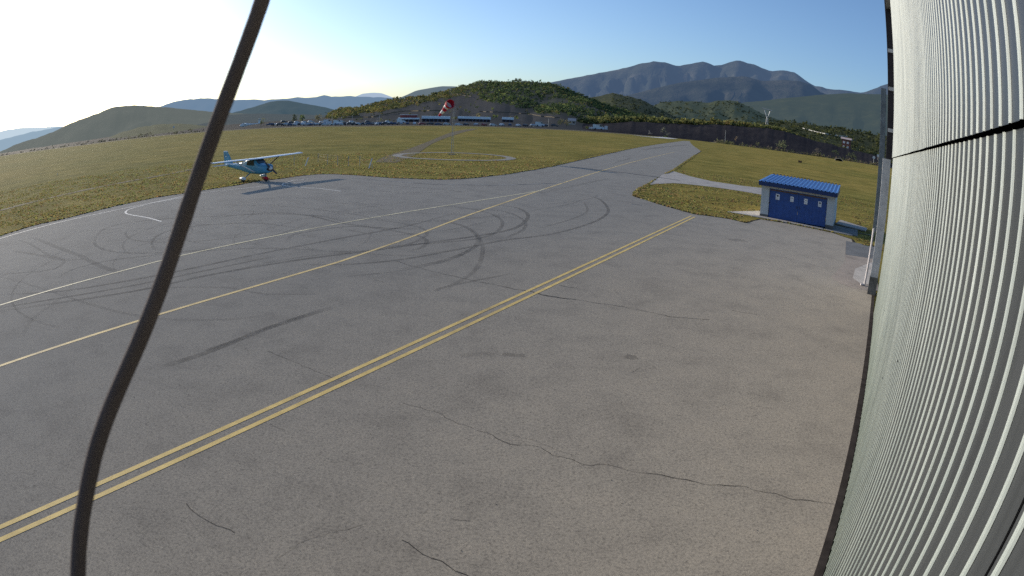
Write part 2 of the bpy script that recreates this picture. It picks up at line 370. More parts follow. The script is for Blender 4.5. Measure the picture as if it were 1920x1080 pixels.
# runway across the far end of the field and the pale strip beyond it
def far_band(name, px, f0, f1, mat, z):
    mb = MB(); L = []
    for i in range(41):
        x = lerp(px[0], px[1], i/40); az = ang(x, 262)[0]; e = edge(az)
        L.append([mb.vert((e*f*math.sin(R(az)), e*f*math.cos(R(az)), gz(e*f*math.sin(R(az)), e*f*math.cos(R(az)))+z)) for f in (f0, f1)])
    for a, b in zip(L, L[1:]): mb.face((a[0], a[1], b[1], b[0]))
    return tag(mb.build(name, mat), kind='structure')
far_band('runway', (-60, 1215), .945, .985, M['runway_grey'], .03)
def ground_strip(name, px, w, mat, z, kind='structure', smooth=True):
    P = [gsolve(*p) for p in px]; mb = MB()
    strip_into(mb, catmull(P) if smooth else P, w, z, None, gz)
    return tag(mb.build(name, mat), kind=kind)
ground_strip('runway_threshold_strip', [(1195, 254.5), (1250, 258.7), (1290, 261.5), (1330, 264.5)], 9, M['light_strip'], .05)
ground_strip('dirt_track', [(722, 305), (748, 293), (775, 282), (805, 268), (835, 256), (862, 247), (890, 241.5)], lambda t: 2.4+.8*math.sin(t*9), M['track_dirt'], .02)
ground_strip('field_track', [(0, 395), (90, 372), (200, 348), (320, 326), (365, 316)], lambda t: 1.2, M['track_dirt'], .02)

# concrete path and pads
sheet('concrete_path', [wob(G2(*p), .08) for p in [(1215, 346.6), (1228, 338), (1240.5, 328.5), (1252, 323.5), (1264, 321.5), (1279, 326), (1295, 331), (1334, 340), (1392, 348.6), (1432, 353), (1432, 366), (1392, 359), (1334, 350.5), (1285, 345.2), (1262, 343.5), (1244, 344.5)]], .018, M['concrete'])

# painted circle round the windsock
mast = Vector((-8.69, 82.9, gz(-8.69, 82.9)))
def make_ring():
    mb = MB(); n = 96; L = []
    for k in range(n):
        a = 2*math.pi*k/n
        w0 = .14*fbm(math.cos(a)*3, math.sin(a)*3, 5)
        L.append([mb.vert((mast.x+.6+r*math.cos(a), mast.y-2.9+r*.93*math.sin(a), .03)) for r in (6.55+w0, 7.75+w0)])
    for k in range(n):
        a, b = L[k], L[(k+1) % n]; mb.face((a[0], a[1], b[1], b[0]))
    tag(mb.build('windsock_circle', M['ring_gravel']), kind='structure')
make_ring()

# painted lines -----------------------------------------------------------------------------------------------
def line(name, pts, w, mat, z=.017, smooth=True):
    P = catmull(pts, 10) if smooth else [Vector((*p[:2], 0)) for p in pts]
    mb = MB(); strip_into(mb, P, w, z); return tag(mb.build(name, M[mat]), kind='structure')
def straight(a, b, ext0=0, ext1=0):
    a, b = Vector((*a, 0)), Vector((*b, 0)); d = (b-a).normalized(); a = a - d*ext0; b = b + d*ext1
    n = 40; return [a.lerp(b, i/n) for i in range(n+1)]
line('yellow_line', straight(G2(0, 990), G2(1296.5, 405), 12), .125, 'yellow_paint', smooth=False)
line('yellow_line', straight(G2(0, 1014), G2(1303, 407), 12), .125, 'yellow_paint', smooth=False)
p0 = [G2(*p) for p in [(0, 687), (300, 590), (480, 537), (600, 502), (655, 485), (770, 445), (875, 405), (950, 379), (1020, 355), (1110, 326), (1190, 303), (1265, 285)]]
d = Vector((p0[0][0]-p0[1][0], p0[0][1]-p0[1][1])).normalized(); p0 = [(p0[0][0]+d.x*8, p0[0][1]+d.y*8)] + p0
line('taxi_line', p0, .15, 'warm_yellow_paint')
p1 = [G2(*p) for p in [(0, 573), (130, 535), (235, 507), (340, 480), (530, 440), (640, 419), (780, 395), (900, 376), (1000, 360), (1022, 354)]]
d = Vector((p1[0][0]-p1[1][0], p1[0][1]-p1[1][1])).normalized(); p1 = [(p1[0][0]+d.x*8, p1[0][1]+d.y*8)] + p1
line('apron_line', p1, .14, 'pale_yellow_paint', z=.0195)
line('apron_line', [G2(*p) for p in [(-40, 462), (0, 448), (100, 420), (200, 398), (300, 377.5), (350, 367), (405, 359), (470, 352), (575, 341)]], .15, 'white_line_paint', z=.0185)
line('parking_line', [G2(*p) for p in [(303, 416), (280, 409.5), (258, 405.5), (240, 402), (235.5, 398.5), (241, 393.5), (262, 387), (290, 380), (350, 369.5)]], .15, 'white_line_paint', z=.0185)
line('parking_line', [G2(*p) for p in [(640, 359), (600, 354), (560, 351.5), (534, 348.5), (529.5, 346), (536, 342.5), (552, 338.5), (580, 335.5)]], .14, 'white_line_paint', z=.0185)
line('faint_line', [G2(*p) for p in [(660, 334), (740, 340.5), (800, 345), (880, 347), (960, 347), (1060, 343)]], .18, 'faint_white_paint', z=.0215)
line('faint_line', [G2(*p) for p in [(1184, 383), (1203, 385.2)]], .3, 'faint_white_paint', smooth=False)
line('cable_duct', [G2(*p) for p in [(1070, 313), (1140, 320.5), (1215, 330), (1275, 339)]], .34, 'rubber_dark' if 'rubber_dark' in M else 'post_dark', z=.024)

def in_poly(x, y, P):
    c = False; j = len(P)-1
    for i in range(len(P)):
        xi, yi = P[i][0], P[i][1]; xj, yj = P[j][0], P[j][1]
        if (yi > y) != (yj > y) and x < (xj-xi)*(y-yi)/(yj-yi)+xi: c = not c
        j = i
    return c

# tyre marks: long arcs left by circling vehicles --------------------------------------------------------------
def tyre_marks():
    mb = MB()
    def mark(px, w=.20, a=.5, smooth=True):
        P = [G2(*p) for p in px]; P = catmull(P, 10)
        n = len(P)
        strip_into(mb, P, w, .016, lambda t: (.55*a*min(1, 6*t+.15, 6*(1-t)+.15),)*3+(1,))
    def pair(px, w=.2, a=.5, gap=1.4):
        P = catmull([G2(*p) for p in px], 10)
        for sgn in (-.5, .5):
            Q = []
            for i, p in enumerate(P):
                t = (P[min(i+1, len(P)-1)]-P[max(i-1, 0)]).normalized(); Q.append(p + Vector((-t.y, t.x, 0))*gap*sgn)
            strip_into(mb, Q, w, .016, lambda t: (a*min(1, 6*t+.15, 6*(1-t)+.15),)*3+(1,))
    mark([(0, 553), (100, 548), (200, 534), (330, 510), (480, 478), (640, 447), (760, 425), (860, 398)], .2, .5)
    mark([(0, 584), (120, 567), (260, 545), (400, 515), (560, 488), (700, 470), (830, 452), (900, 442), (960, 430), (985, 415), (988, 400), (960, 388), (900, 385)], .22, .55)
    mark([(0, 578), (110, 560), (250, 536), (400, 505), (520, 480)], .18, .5)
    mark([(560, 497), (660, 496), (760, 486), (860, 468), (940, 452), (1030, 440), (1090, 425), (1130, 408), (1140, 392), (1120, 372), (1080, 366)], .18, .55)
    mark([(750, 505), (820, 492), (870, 475), (895, 458), (893, 440), (870, 425), (830, 414)], .22, .5)
    mark([(830, 545), (890, 508), (905, 470), (897, 445), (880, 432)], .18, .35)
    mark([(640, 520), (760, 507), (850, 486), (890, 462)], .15, .3)
    mark([(780, 385), (850, 388), (910, 398), (940, 413), (935, 432), (900, 447), (830, 455), (740, 462), (640, 478)], .18, .42)
    mark([(860, 392), (940, 396), (980, 412), (982, 430), (950, 446)], .18, .42)
    mark([(540, 455), (548, 442), (590, 433), (660, 425), (730, 432), (780, 442), (800, 452), (790, 465), (760, 472)], .2, .4)
    mark([(560, 460), (600, 470), (680, 472), (760, 460), (800, 440), (780, 425), (700, 412), (620, 410)], .16, .35)
    mark([(180, 445), (178, 458), (200, 470), (250, 475), (330, 473), (420, 463), (520, 440), (580, 420)], .2, .4)
    mark([(180, 445), (195, 430), (240, 418), (320, 410), (420, 405), (520, 402), (600, 406), (660, 420)], .2, .45)
    mark([(290, 470), (285, 455), (300, 440), (340, 428), (420, 420), (500, 420), (570, 430)], .18, .4)
    mark([(240, 430), (236, 442), (260, 452), (330, 455), (420, 448), (500, 436)], .16, .3)
    mark([(380, 414), (450, 403), (520, 400), (580, 405), (640, 419), (720, 428), (800, 430)], .2, .5)
    mark([(420, 395), (520, 399), (600, 404), (680, 398), (740, 392)], .14, .3)
    mark([(450, 375), (560, 372), (660, 384), (720, 390)], .18, .25)
    mark([(330, 395), (420, 385), (540, 388), (650, 400), (720, 412), (820, 415), (900, 408), (980, 398)], .16, .3)
    mark([(30, 448), (60, 460), (90, 478), (120, 488), (100, 505), (40, 512), (0, 514)], .2, .3)
    mark([(60, 445), (110, 465), (150, 480), (190, 500), (230, 512)], .35, .3)
    mark([(20, 470), (80, 480), (120, 488), (170, 485)], .3, .28)
    mark([(110, 520), (140, 505), (200, 490), (300, 478), (400, 470), (500, 466), (600, 470)], .18, .35)
    mark([(0, 520), (40, 530), (90, 545), (200, 580), (300, 598), (420, 600), (520, 590)], .18, .2)
    mark([(300, 690), (370, 668), (430, 645), (500, 617), (560, 597), (620, 578)], .24, .5)
    mark([(370, 662), (440, 640), (520, 610), (590, 585)], .15, .35)
    mark([(40, 640), (60, 600), (100, 570), (130, 545), (135, 520)], .2, .15)
    mark([(1000, 385), (1060, 380), (1110, 372), (1120, 366)], .14, .3)
    mark([(1010, 428), (1060, 415), (1100, 398), (1095, 380)], .14, .35)
    mark([(980, 398), (1060, 385), (1090, 375)], .12, .3)
    mark([(815, 548), (830, 540), (900, 525), (960, 514)], .15, .35)
    mark([(420, 512), (520, 490), (640, 475), (760, 480), (840, 470)], .14, .28)
    mark([(300, 540), (420, 540), (500, 552), (600, 552)], .14, .25)
    mark([(620, 425), (700, 440), (760, 440), (850, 430), (930, 412)], .14, .3)
    mark([(660, 340), (760, 350), (830, 356), (870, 360)], .25, .25)
    mark([(600, 350), (690, 358), (760, 361), (840, 362)], .3, .2)
    mark([(1095, 297), (1130, 288), (1160, 286)], 1.2, .35)
    mark([(1200, 282), (1250, 275), (1290, 272)], 1.5, .3)
    mark([(1140, 290), (1180, 296), (1150, 305)], .6, .2)
    mark([(1000, 365), (1060, 352), (1140, 335)], .5, .2)
    mark([(860, 668), (905, 664), (925, 667)], .25, .2)
    mark([(1170, 668), (1185, 671), (1195, 671)], .3, .45)
    mark([(940, 665), (965, 667), (985, 668)], .22, .35)
    mark([(1370, 452), (1385, 450), (1398, 454)], .5, .3)
    r2 = random.Random(17)
    for k in range(34):
        c_ = G(*r2.choice([(560, 440), (700, 430), (850, 432), (350, 450), (250, 440), (640, 450), (960, 410), (450, 430), (150, 490)])); rad = r2.uniform(4, 15)
        c_ = c_ + Vector((r2.uniform(-5, 5), r2.uniform(-5, 5), 0)); a0 = r2.uniform(0, 6.28); sw = r2.uniform(.8, 3.2); el_ = r2.uniform(.7, 1.3)
        P = [Vector((c_.x+rad*math.cos(a0+sw*i/40)*(1+.25*i/40), c_.y+rad*el_*math.sin(a0+sw*i/40), 0)) for i in range(41)]
        if any(in_poly(p.x, p.y, apron_poly) is False or (p-W(0, 0)).dot(WV) > -17 for p in P): continue
        al = r2.uniform(.05, .15); strip_into(mb, P, r2.uniform(.09, .16), .0158, lambda t: (al*min(1, 5*t+.1, 5*(1-t)+.1),)*3+(1,))
    tag(mb.build('tyre_marks', M['rubber']), kind='stuff')
tyre_marks()
def cracks():
    mb = MB(); rr = random.Random(3)
    def crack(px, w=.02, a=.8, jit=.05):
        P = [G2(*p) for p in px]; Q = []
        for p, q in zip(P, P[1:]):
            L = math.dist(p, q); k = max(2, min(60, int(L/.12)))
            for i in range(k):
                t = i/k; x, y = lerp(p[0], q[0], t), lerp(p[1], q[1], t)
                Q.append(Vector((x+jit*fbm(x*2.2, y*2.2, 1)*1.4, y+jit*fbm(x*2.2, y*2.2, 7)*1.4, 0)))
        Q.append(Vector((*P[-1], 0)))
        strip_into(mb, Q, lambda t: w*(.6+.8*abs(fbm(t*9, px[0][0], 2))), .0155, (a, a, a, 1))
    crack([(740, 490), (800, 507), (900, 530), (985, 546)], .05, .6)
    crack([(985, 546), (1040, 558), (1080, 563)], .09, 1)
    crack([(1080, 563), (1180, 578), (1260, 595), (1330, 600)], .05, .55)
    crack([(1050, 535), (1068, 540), (1085, 541)], .05, .7); crack([(1375, 583), (1400, 588), (1420, 590)], .04, .6)
    crack([(760, 756), (830, 780), (900, 810), (960, 832), (1010, 842), (1060, 862), (1090, 869), (1140, 873)], .025, .5, .09)
    crack([(940, 812), (1000, 828), (1080, 857)], .02, .4, .07)
    crack([(1140, 873), (1230, 890), (1320, 908), (1400, 915), (1480, 935), (1530, 943), (1562, 946)], .035, .5, .05)
    crack([(752, 1013), (790, 1037), (830, 1055), (870, 1078), (900, 1100)], .022, .9, .05)
    crack([(345, 945), (370, 962), (405, 985), (440, 1000)], .022, .75, .06); crack([(520, 1045), (560, 1025), (620, 1000), (680, 985)], .015, .5, .06)
    crack([(500, 660), (560, 683), (600, 700), (650, 720)], .03, .5); crack([(505, 795), (535, 808)], .02, .5)
    crack([(700, 525), (720, 530)], .03, .5); crack([(845, 975), (880, 978)], .015, .6); crack([(1180, 700), (1200, 690)], .02, .5)
    crack([(1400, 740), (1440, 745), (1500, 755)], .02, .25)
    tag(mb.build('asphalt_cracks', M['crack']), kind='stuff')
    # small stones and bits lying about
    mb = MB()
    for i in range(120):
        s, v_ = rr.uniform(1, 24), -rr.uniform(.2, 14)
        p = W(s, v_, .014); r = rr.uniform(.004, .011)
        a = rr.random()*6
        mb.hexa([(p.x+r*math.cos(a+k*1.57)*rr.uniform(.7, 1.3), p.y+r*math.sin(a+k*1.57)*rr.uniform(.7, 1.3), p.z) for k in range(4)] + [(p.x+.6*r*math.cos(a+k*1.57), p.y+.6*r*math.sin(a+k*1.57), p.z+r*.8) for k in range(4)])
    tag(mb.build('loose_gravel', M['plinth_grey']), kind='stuff')
cracks()

# ------------------------------------------------------------------ grass tufts
def tufts():
    mb = MB(); rr = random.Random(11)
    keep = [p for p in apron_poly]
    path = [G2(*p) for p in [(1215, 346.6), (1240.5, 328.5), (1264, 321.5), (1334, 340), (1432, 353), (1432, 366), (1334, 350.5), (1244, 344.5)]]
    shed = [(17.2, 42.9), (22.7, 39.3), (26.0, 44.4), (20.6, 47.7)]
    pads = [[G2(*p) for p in q] for q in ([(1380, 414), (1422, 393), (1430, 420)], [(1555, 435), (1604, 447), (1640, 480), (1640, 520), (1570, 520)], [(1572, 392), (1600, 405), (1598, 424), (1566, 418)])]
    def tuft(x, y, h, w):
        if in_poly(x, y, path) or in_poly(x, y, shed) or any(in_poly(x, y, q) for q in pads): return
        p = Vector((x, y, 0)); dv = p.dot(WV)
        if dv > .3 and 0 < p.dot(WU) < 40: return
        g = .5+.5*fbm(x*.12, y*.12, 4); k = rr.random()
        a = (.20, .18, .07); b = (.32, .27, .11); t = min(1, max(0, .25*g + .75*k))
        c = tuple(lerp(a[i], b[i], t)*rr.uniform(.8, 1.2) for i in range(3)) + (1,)
        for _ in range(3):
            an = rr.random()*6.283; dx, dy = math.cos(an)*w, math.sin(an)*w; lx, ly = rr.uniform(-.5, .5)*h, rr.uniform(-.5, .5)*h
            ox, oy = rr.uniform(-w, w), rr.uniform(-w, w)
            i = len(mb.v); mb.v += [(x+ox-dx, y+oy-dy, -.01), (x+ox+dx, y+oy+dy, -.01), (x+ox+lx+dx*.3, y+oy+ly+dy*.3, h), (x+ox+lx-dx*.5, y+oy+ly-dy*.5, h*.85)]
            mb.face((i, i+1, i+2, i+3), 0, c)
    n = 0
    while n < 20000:
        az = R(rr.uniform(-56, 37)); r = 24 + 62*rr.random()**1.15
        x, y = r*math.sin(az), r*math.cos(az)
        if in_poly(x, y, keep): continue
        if math.hypot(x-mast.x-.6, (y-mast.y+2.9)/.93) > 6.4 and math.hypot(x-mast.x-.6, (y-mast.y+2.9)/.93) < 7.9: continue
        cl = fbm(x*.35, y*.35, 8)
        if cl < rr.uniform(-.5, .25): continue
        tuft(x, y, rr.uniform(.03, .075)*(1+.6*max(0, cl)), rr.uniform(.04, .10)); n += 1
    for L in (LE, RE):                     # the ragged rim along the asphalt
        for a, b in zip(L, L[1:]):
            if math.hypot(*a) > 150: continue
            k = int(min(26, math.dist(a, b)*14))
            dx, dy = b[0]-a[0], b[1]-a[1]; l = math.hypot(dx, dy) or 1; nx, ny = -dy/l, dx/l
            for _ in range(k):
                t = rr.random(); o = abs(rr.gauss(0, .18))-.05
                tuft(a[0]+dx*t+nx*o, a[1]+dy*t+ny*o, rr.uniform(.05, .13), rr.uniform(.05, .11))
    tag(mb.build('grass_tufts', M['tuft']), kind='stuff')
tufts()

# ------------------------------------------------------------------ hills
HILLS = {}
def hill(name, px, D, Df, zf, mat, amp=.0, rough=.012, f=1.0, kind='structure', seed=0, dn=0, daz=.35, prof=1.25, ext=4, mask=None):
    pts = sorted(ang(*p) for p in px)
    azs = []; a = pts[0][0]-ext
    while a < pts[-1][0]+ext: azs.append(a); a += daz
    mb = MB(); rows = 15; L = []
    def crest(az):
        e = interp(pts, az)
        if az < pts[0][0]: e = lerp(pts[0][1], -1.5, sstep(0, ext, pts[0][0]-az))
        if az > pts[-1][0]: e = lerp(pts[-1][1], -1.5, sstep(0, ext, az-pts[-1][0]))
        e += rough*fbm(az*1.7, seed, 0, 5)*(1 if rough else 0)
        return e
    def surf(az, t):
        Dc = D*(1+dn*fbm(az*.12, seed+4)); Dn = Df*(1+.3*dn*fbm(az*.2, seed+8))
        zc = CAM_H + Dc*math.tan(R(crest(az)))
        if t <= 1:
            r = lerp(Dn, Dc, t); z = zf + (zc-zf)*(t**prof)
            k = 5.2*t*(1-min(1, t))**1.6
            z += amp*k*fbm(az*R(1)*D*.012*f, r*.004*f, seed, 5)*(zc-zf)
            az2 = az + .6*k*amp*fbm(r*.01*f, az*.4, seed+3, 4)
        else:
            r = lerp(Dc, Dc*1.3, t-1); z = lerp(zc, zf, (t-1)**1.2); az2 = az
        return Vector((r*math.sin(R(az2)), r*math.cos(R(az2)), z))
    ts = [i/(rows-2) for i in range(rows-1)] + [1.2, 2]
    for az in azs: L.append([mb.vert(surf(az, t)) for t in ts])
    for a, b in zip(L, L[1:]):
        for j in range(len(ts)-1):
            c = None
            if mask:
                p = Vector(mb.v[a[j]]); k = mask(math.degrees(math.atan2(p.x, p.y)), math.degrees(math.atan2(p.z-CAM_H, math.hypot(p.x, p.y)))); c = (k, k, k, 1)
            mb.face((a[j], a[j+1], b[j+1], b[j]), 0, c)
    o = mb.build(name, mat, smooth=True); tag(o, kind=kind); HILLS[seed] = (surf, pts)
    return o
def HM(nm, cols, haze, hz, sc, bd=3, bare=None): return haze_mat(nm, cols, srgb(*haze), hz, sc, bd, bare)
DG = ((.022, .026, .016), (.045, .048, .026), (.085, .08, .04)); GR = ((.03, .04, .02), (.06, .065, .03), (.12, .11, .045)); PU = ((.05, .06, .05), (.11, .115, .085), (.22, .20, .16))
QT = sorted(ang(*p) for p in [(600, 227), (650, 219), (700, 212), (745, 204), (800, 195), (850, 183), (885, 177), (905, 190), (960, 199), (1000, 211), (1060, 221), (1100, 226), (1160, 232)])
def quarry(az, el):
    top = interp(QT, az) + .22*fbm(az*1.3, 1, 4)
    return sstep(top+.2, top-.2, el)
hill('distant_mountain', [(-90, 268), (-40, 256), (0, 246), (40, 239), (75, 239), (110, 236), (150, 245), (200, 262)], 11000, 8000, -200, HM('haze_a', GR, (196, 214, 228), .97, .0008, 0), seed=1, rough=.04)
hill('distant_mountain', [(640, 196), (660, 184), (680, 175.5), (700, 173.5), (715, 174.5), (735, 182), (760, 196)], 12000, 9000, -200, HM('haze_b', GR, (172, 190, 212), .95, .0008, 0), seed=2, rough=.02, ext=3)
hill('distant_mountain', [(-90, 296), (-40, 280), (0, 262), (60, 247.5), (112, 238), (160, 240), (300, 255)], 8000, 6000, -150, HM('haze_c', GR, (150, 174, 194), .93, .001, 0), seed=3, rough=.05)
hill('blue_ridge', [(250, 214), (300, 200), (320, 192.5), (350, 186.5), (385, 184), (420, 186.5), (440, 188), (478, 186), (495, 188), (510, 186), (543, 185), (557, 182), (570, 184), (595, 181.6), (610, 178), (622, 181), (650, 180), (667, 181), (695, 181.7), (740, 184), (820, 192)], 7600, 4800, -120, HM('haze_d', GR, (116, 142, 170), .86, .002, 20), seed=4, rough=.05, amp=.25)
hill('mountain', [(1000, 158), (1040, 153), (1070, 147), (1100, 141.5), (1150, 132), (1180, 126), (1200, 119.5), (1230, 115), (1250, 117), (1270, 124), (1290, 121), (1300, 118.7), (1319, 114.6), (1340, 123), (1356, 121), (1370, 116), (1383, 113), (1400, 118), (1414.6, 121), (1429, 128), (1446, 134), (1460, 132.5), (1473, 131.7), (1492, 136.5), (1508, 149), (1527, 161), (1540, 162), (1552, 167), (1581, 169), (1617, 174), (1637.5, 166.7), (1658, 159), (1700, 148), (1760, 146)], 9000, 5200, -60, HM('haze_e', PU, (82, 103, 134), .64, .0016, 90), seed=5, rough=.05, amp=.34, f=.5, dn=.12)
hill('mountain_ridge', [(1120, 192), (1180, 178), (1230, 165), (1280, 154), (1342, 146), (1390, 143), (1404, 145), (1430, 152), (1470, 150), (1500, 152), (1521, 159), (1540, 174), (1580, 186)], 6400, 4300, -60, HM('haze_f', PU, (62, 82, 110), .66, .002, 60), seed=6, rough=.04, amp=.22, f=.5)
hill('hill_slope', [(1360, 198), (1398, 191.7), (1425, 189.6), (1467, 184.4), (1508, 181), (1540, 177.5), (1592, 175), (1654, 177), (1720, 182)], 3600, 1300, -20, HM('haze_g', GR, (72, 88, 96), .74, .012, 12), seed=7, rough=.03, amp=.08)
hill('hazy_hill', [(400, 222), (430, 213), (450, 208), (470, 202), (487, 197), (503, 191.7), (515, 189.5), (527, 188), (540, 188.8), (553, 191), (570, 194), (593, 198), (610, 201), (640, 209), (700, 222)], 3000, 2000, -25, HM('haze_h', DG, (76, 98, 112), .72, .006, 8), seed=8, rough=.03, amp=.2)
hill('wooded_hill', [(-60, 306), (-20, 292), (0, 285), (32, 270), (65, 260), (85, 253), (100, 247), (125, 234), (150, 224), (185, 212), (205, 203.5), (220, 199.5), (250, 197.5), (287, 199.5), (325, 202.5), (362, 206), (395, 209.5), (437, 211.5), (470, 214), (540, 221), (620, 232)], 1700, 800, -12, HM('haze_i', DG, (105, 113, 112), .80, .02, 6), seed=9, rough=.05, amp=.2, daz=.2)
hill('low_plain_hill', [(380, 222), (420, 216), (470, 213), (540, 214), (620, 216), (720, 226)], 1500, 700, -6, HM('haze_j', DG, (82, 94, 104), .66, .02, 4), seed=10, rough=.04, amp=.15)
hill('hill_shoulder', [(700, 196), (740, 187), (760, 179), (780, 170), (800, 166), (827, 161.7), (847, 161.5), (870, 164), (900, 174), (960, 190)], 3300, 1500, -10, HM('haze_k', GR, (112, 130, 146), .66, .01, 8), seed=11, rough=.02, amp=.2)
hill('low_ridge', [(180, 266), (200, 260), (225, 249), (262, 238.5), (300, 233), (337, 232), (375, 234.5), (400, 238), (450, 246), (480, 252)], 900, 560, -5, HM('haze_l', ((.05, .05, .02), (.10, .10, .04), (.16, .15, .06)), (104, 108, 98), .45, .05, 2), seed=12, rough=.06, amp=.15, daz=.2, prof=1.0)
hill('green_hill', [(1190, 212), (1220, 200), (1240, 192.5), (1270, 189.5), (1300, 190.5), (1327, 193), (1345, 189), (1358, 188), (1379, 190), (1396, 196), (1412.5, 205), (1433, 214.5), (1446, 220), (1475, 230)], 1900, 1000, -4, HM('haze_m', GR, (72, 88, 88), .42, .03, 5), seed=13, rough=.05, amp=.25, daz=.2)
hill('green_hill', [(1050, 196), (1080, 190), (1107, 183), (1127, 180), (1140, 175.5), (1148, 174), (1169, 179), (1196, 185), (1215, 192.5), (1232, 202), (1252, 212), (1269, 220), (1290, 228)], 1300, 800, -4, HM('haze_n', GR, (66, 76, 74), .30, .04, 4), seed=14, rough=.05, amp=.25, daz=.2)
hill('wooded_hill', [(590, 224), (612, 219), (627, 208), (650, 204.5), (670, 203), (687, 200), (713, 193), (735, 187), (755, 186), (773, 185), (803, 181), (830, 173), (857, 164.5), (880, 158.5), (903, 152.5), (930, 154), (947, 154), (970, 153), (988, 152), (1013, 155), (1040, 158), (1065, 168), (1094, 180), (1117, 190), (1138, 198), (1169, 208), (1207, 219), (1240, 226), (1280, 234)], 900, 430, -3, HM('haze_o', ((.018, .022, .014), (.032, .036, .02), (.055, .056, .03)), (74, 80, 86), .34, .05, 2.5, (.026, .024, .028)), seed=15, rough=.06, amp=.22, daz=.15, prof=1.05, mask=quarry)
# the shaded embankment beyond the right of the field and the green slope behind it
hill('green_slope', [(1380, 240), (1420, 232), (1450, 229), (1500, 231), (1530, 235), (1560, 239), (1600, 245), (1640, 252), (1700, 262)], 760, 560, 2, HM('haze_p', GR, (66, 74, 66), .20, .05, 2.5), seed=16, rough=.05, amp=.15, daz=.2, prof=1.0)
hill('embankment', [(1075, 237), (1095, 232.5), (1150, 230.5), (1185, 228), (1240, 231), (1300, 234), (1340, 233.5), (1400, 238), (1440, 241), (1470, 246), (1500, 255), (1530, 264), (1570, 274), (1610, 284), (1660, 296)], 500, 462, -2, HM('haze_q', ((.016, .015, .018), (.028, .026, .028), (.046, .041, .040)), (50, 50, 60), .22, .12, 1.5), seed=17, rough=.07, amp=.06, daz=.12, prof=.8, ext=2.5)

def hill_point(seed, px, py):
    """point of a hill's front slope on the bearing and elevation of a spot in the photo"""
    surf, pts = HILLS[seed]; az, el = ang(px, py); best = None
    for i in range(101):
        p = surf(az, i/100); e = math.degrees(math.atan2(p.z-CAM_H, math.hypot(p.x, p.y)))
        if best is None or abs(e-el) < best[0]: best = (abs(e-el), p)
    return best[1]

# ------------------------------------------------------------------ vegetation
GAIN = 1.0
def leaf_cluster(mb, c, rx, rz, n, size, tint, rr, var=.35):
    blobs = [(Vector((rr.gauss(0, .42)*rx, rr.gauss(0, .42)*rx, rr.uniform(-.55, .6)*rz)), rr.uniform(.35, .6)) for _ in range(max(3, n//14))]
    for _ in range(n):
        b, br = blobs[rr.randrange(len(blobs))]
        d_ = Vector((rr.gauss(0, 1), rr.gauss(0, 1), rr.gauss(0, 1))).normalized()*rr.uniform(.5, 1)
        p = c + b + Vector((d_.x*rx*br, d_.y*rx*br, d_.z*rz*br))
        a = Vector((rr.gauss(0, 1), rr.gauss(0, 1), rr.gauss(0, 1))).normalized(); u_ = a.orthogonal().normalized(); w_ = a.cross(u_)
        s = size*rr.uniform(.6, 1.3); k = rr.uniform(1-var, 1+var)*GAIN
        cc = (tint[0]*k, tint[1]*k, tint[2]*k, 1)
        mb.quad(p-u_*s, p-w_*s*.7, p+u_*s, p+w_*s*.7, 0, cc)
LEAFG = [(.075, .088, .036), (.125, .13, .045), (.19, .175, .055), (.05, .062, .03), (.20, .145, .055)]
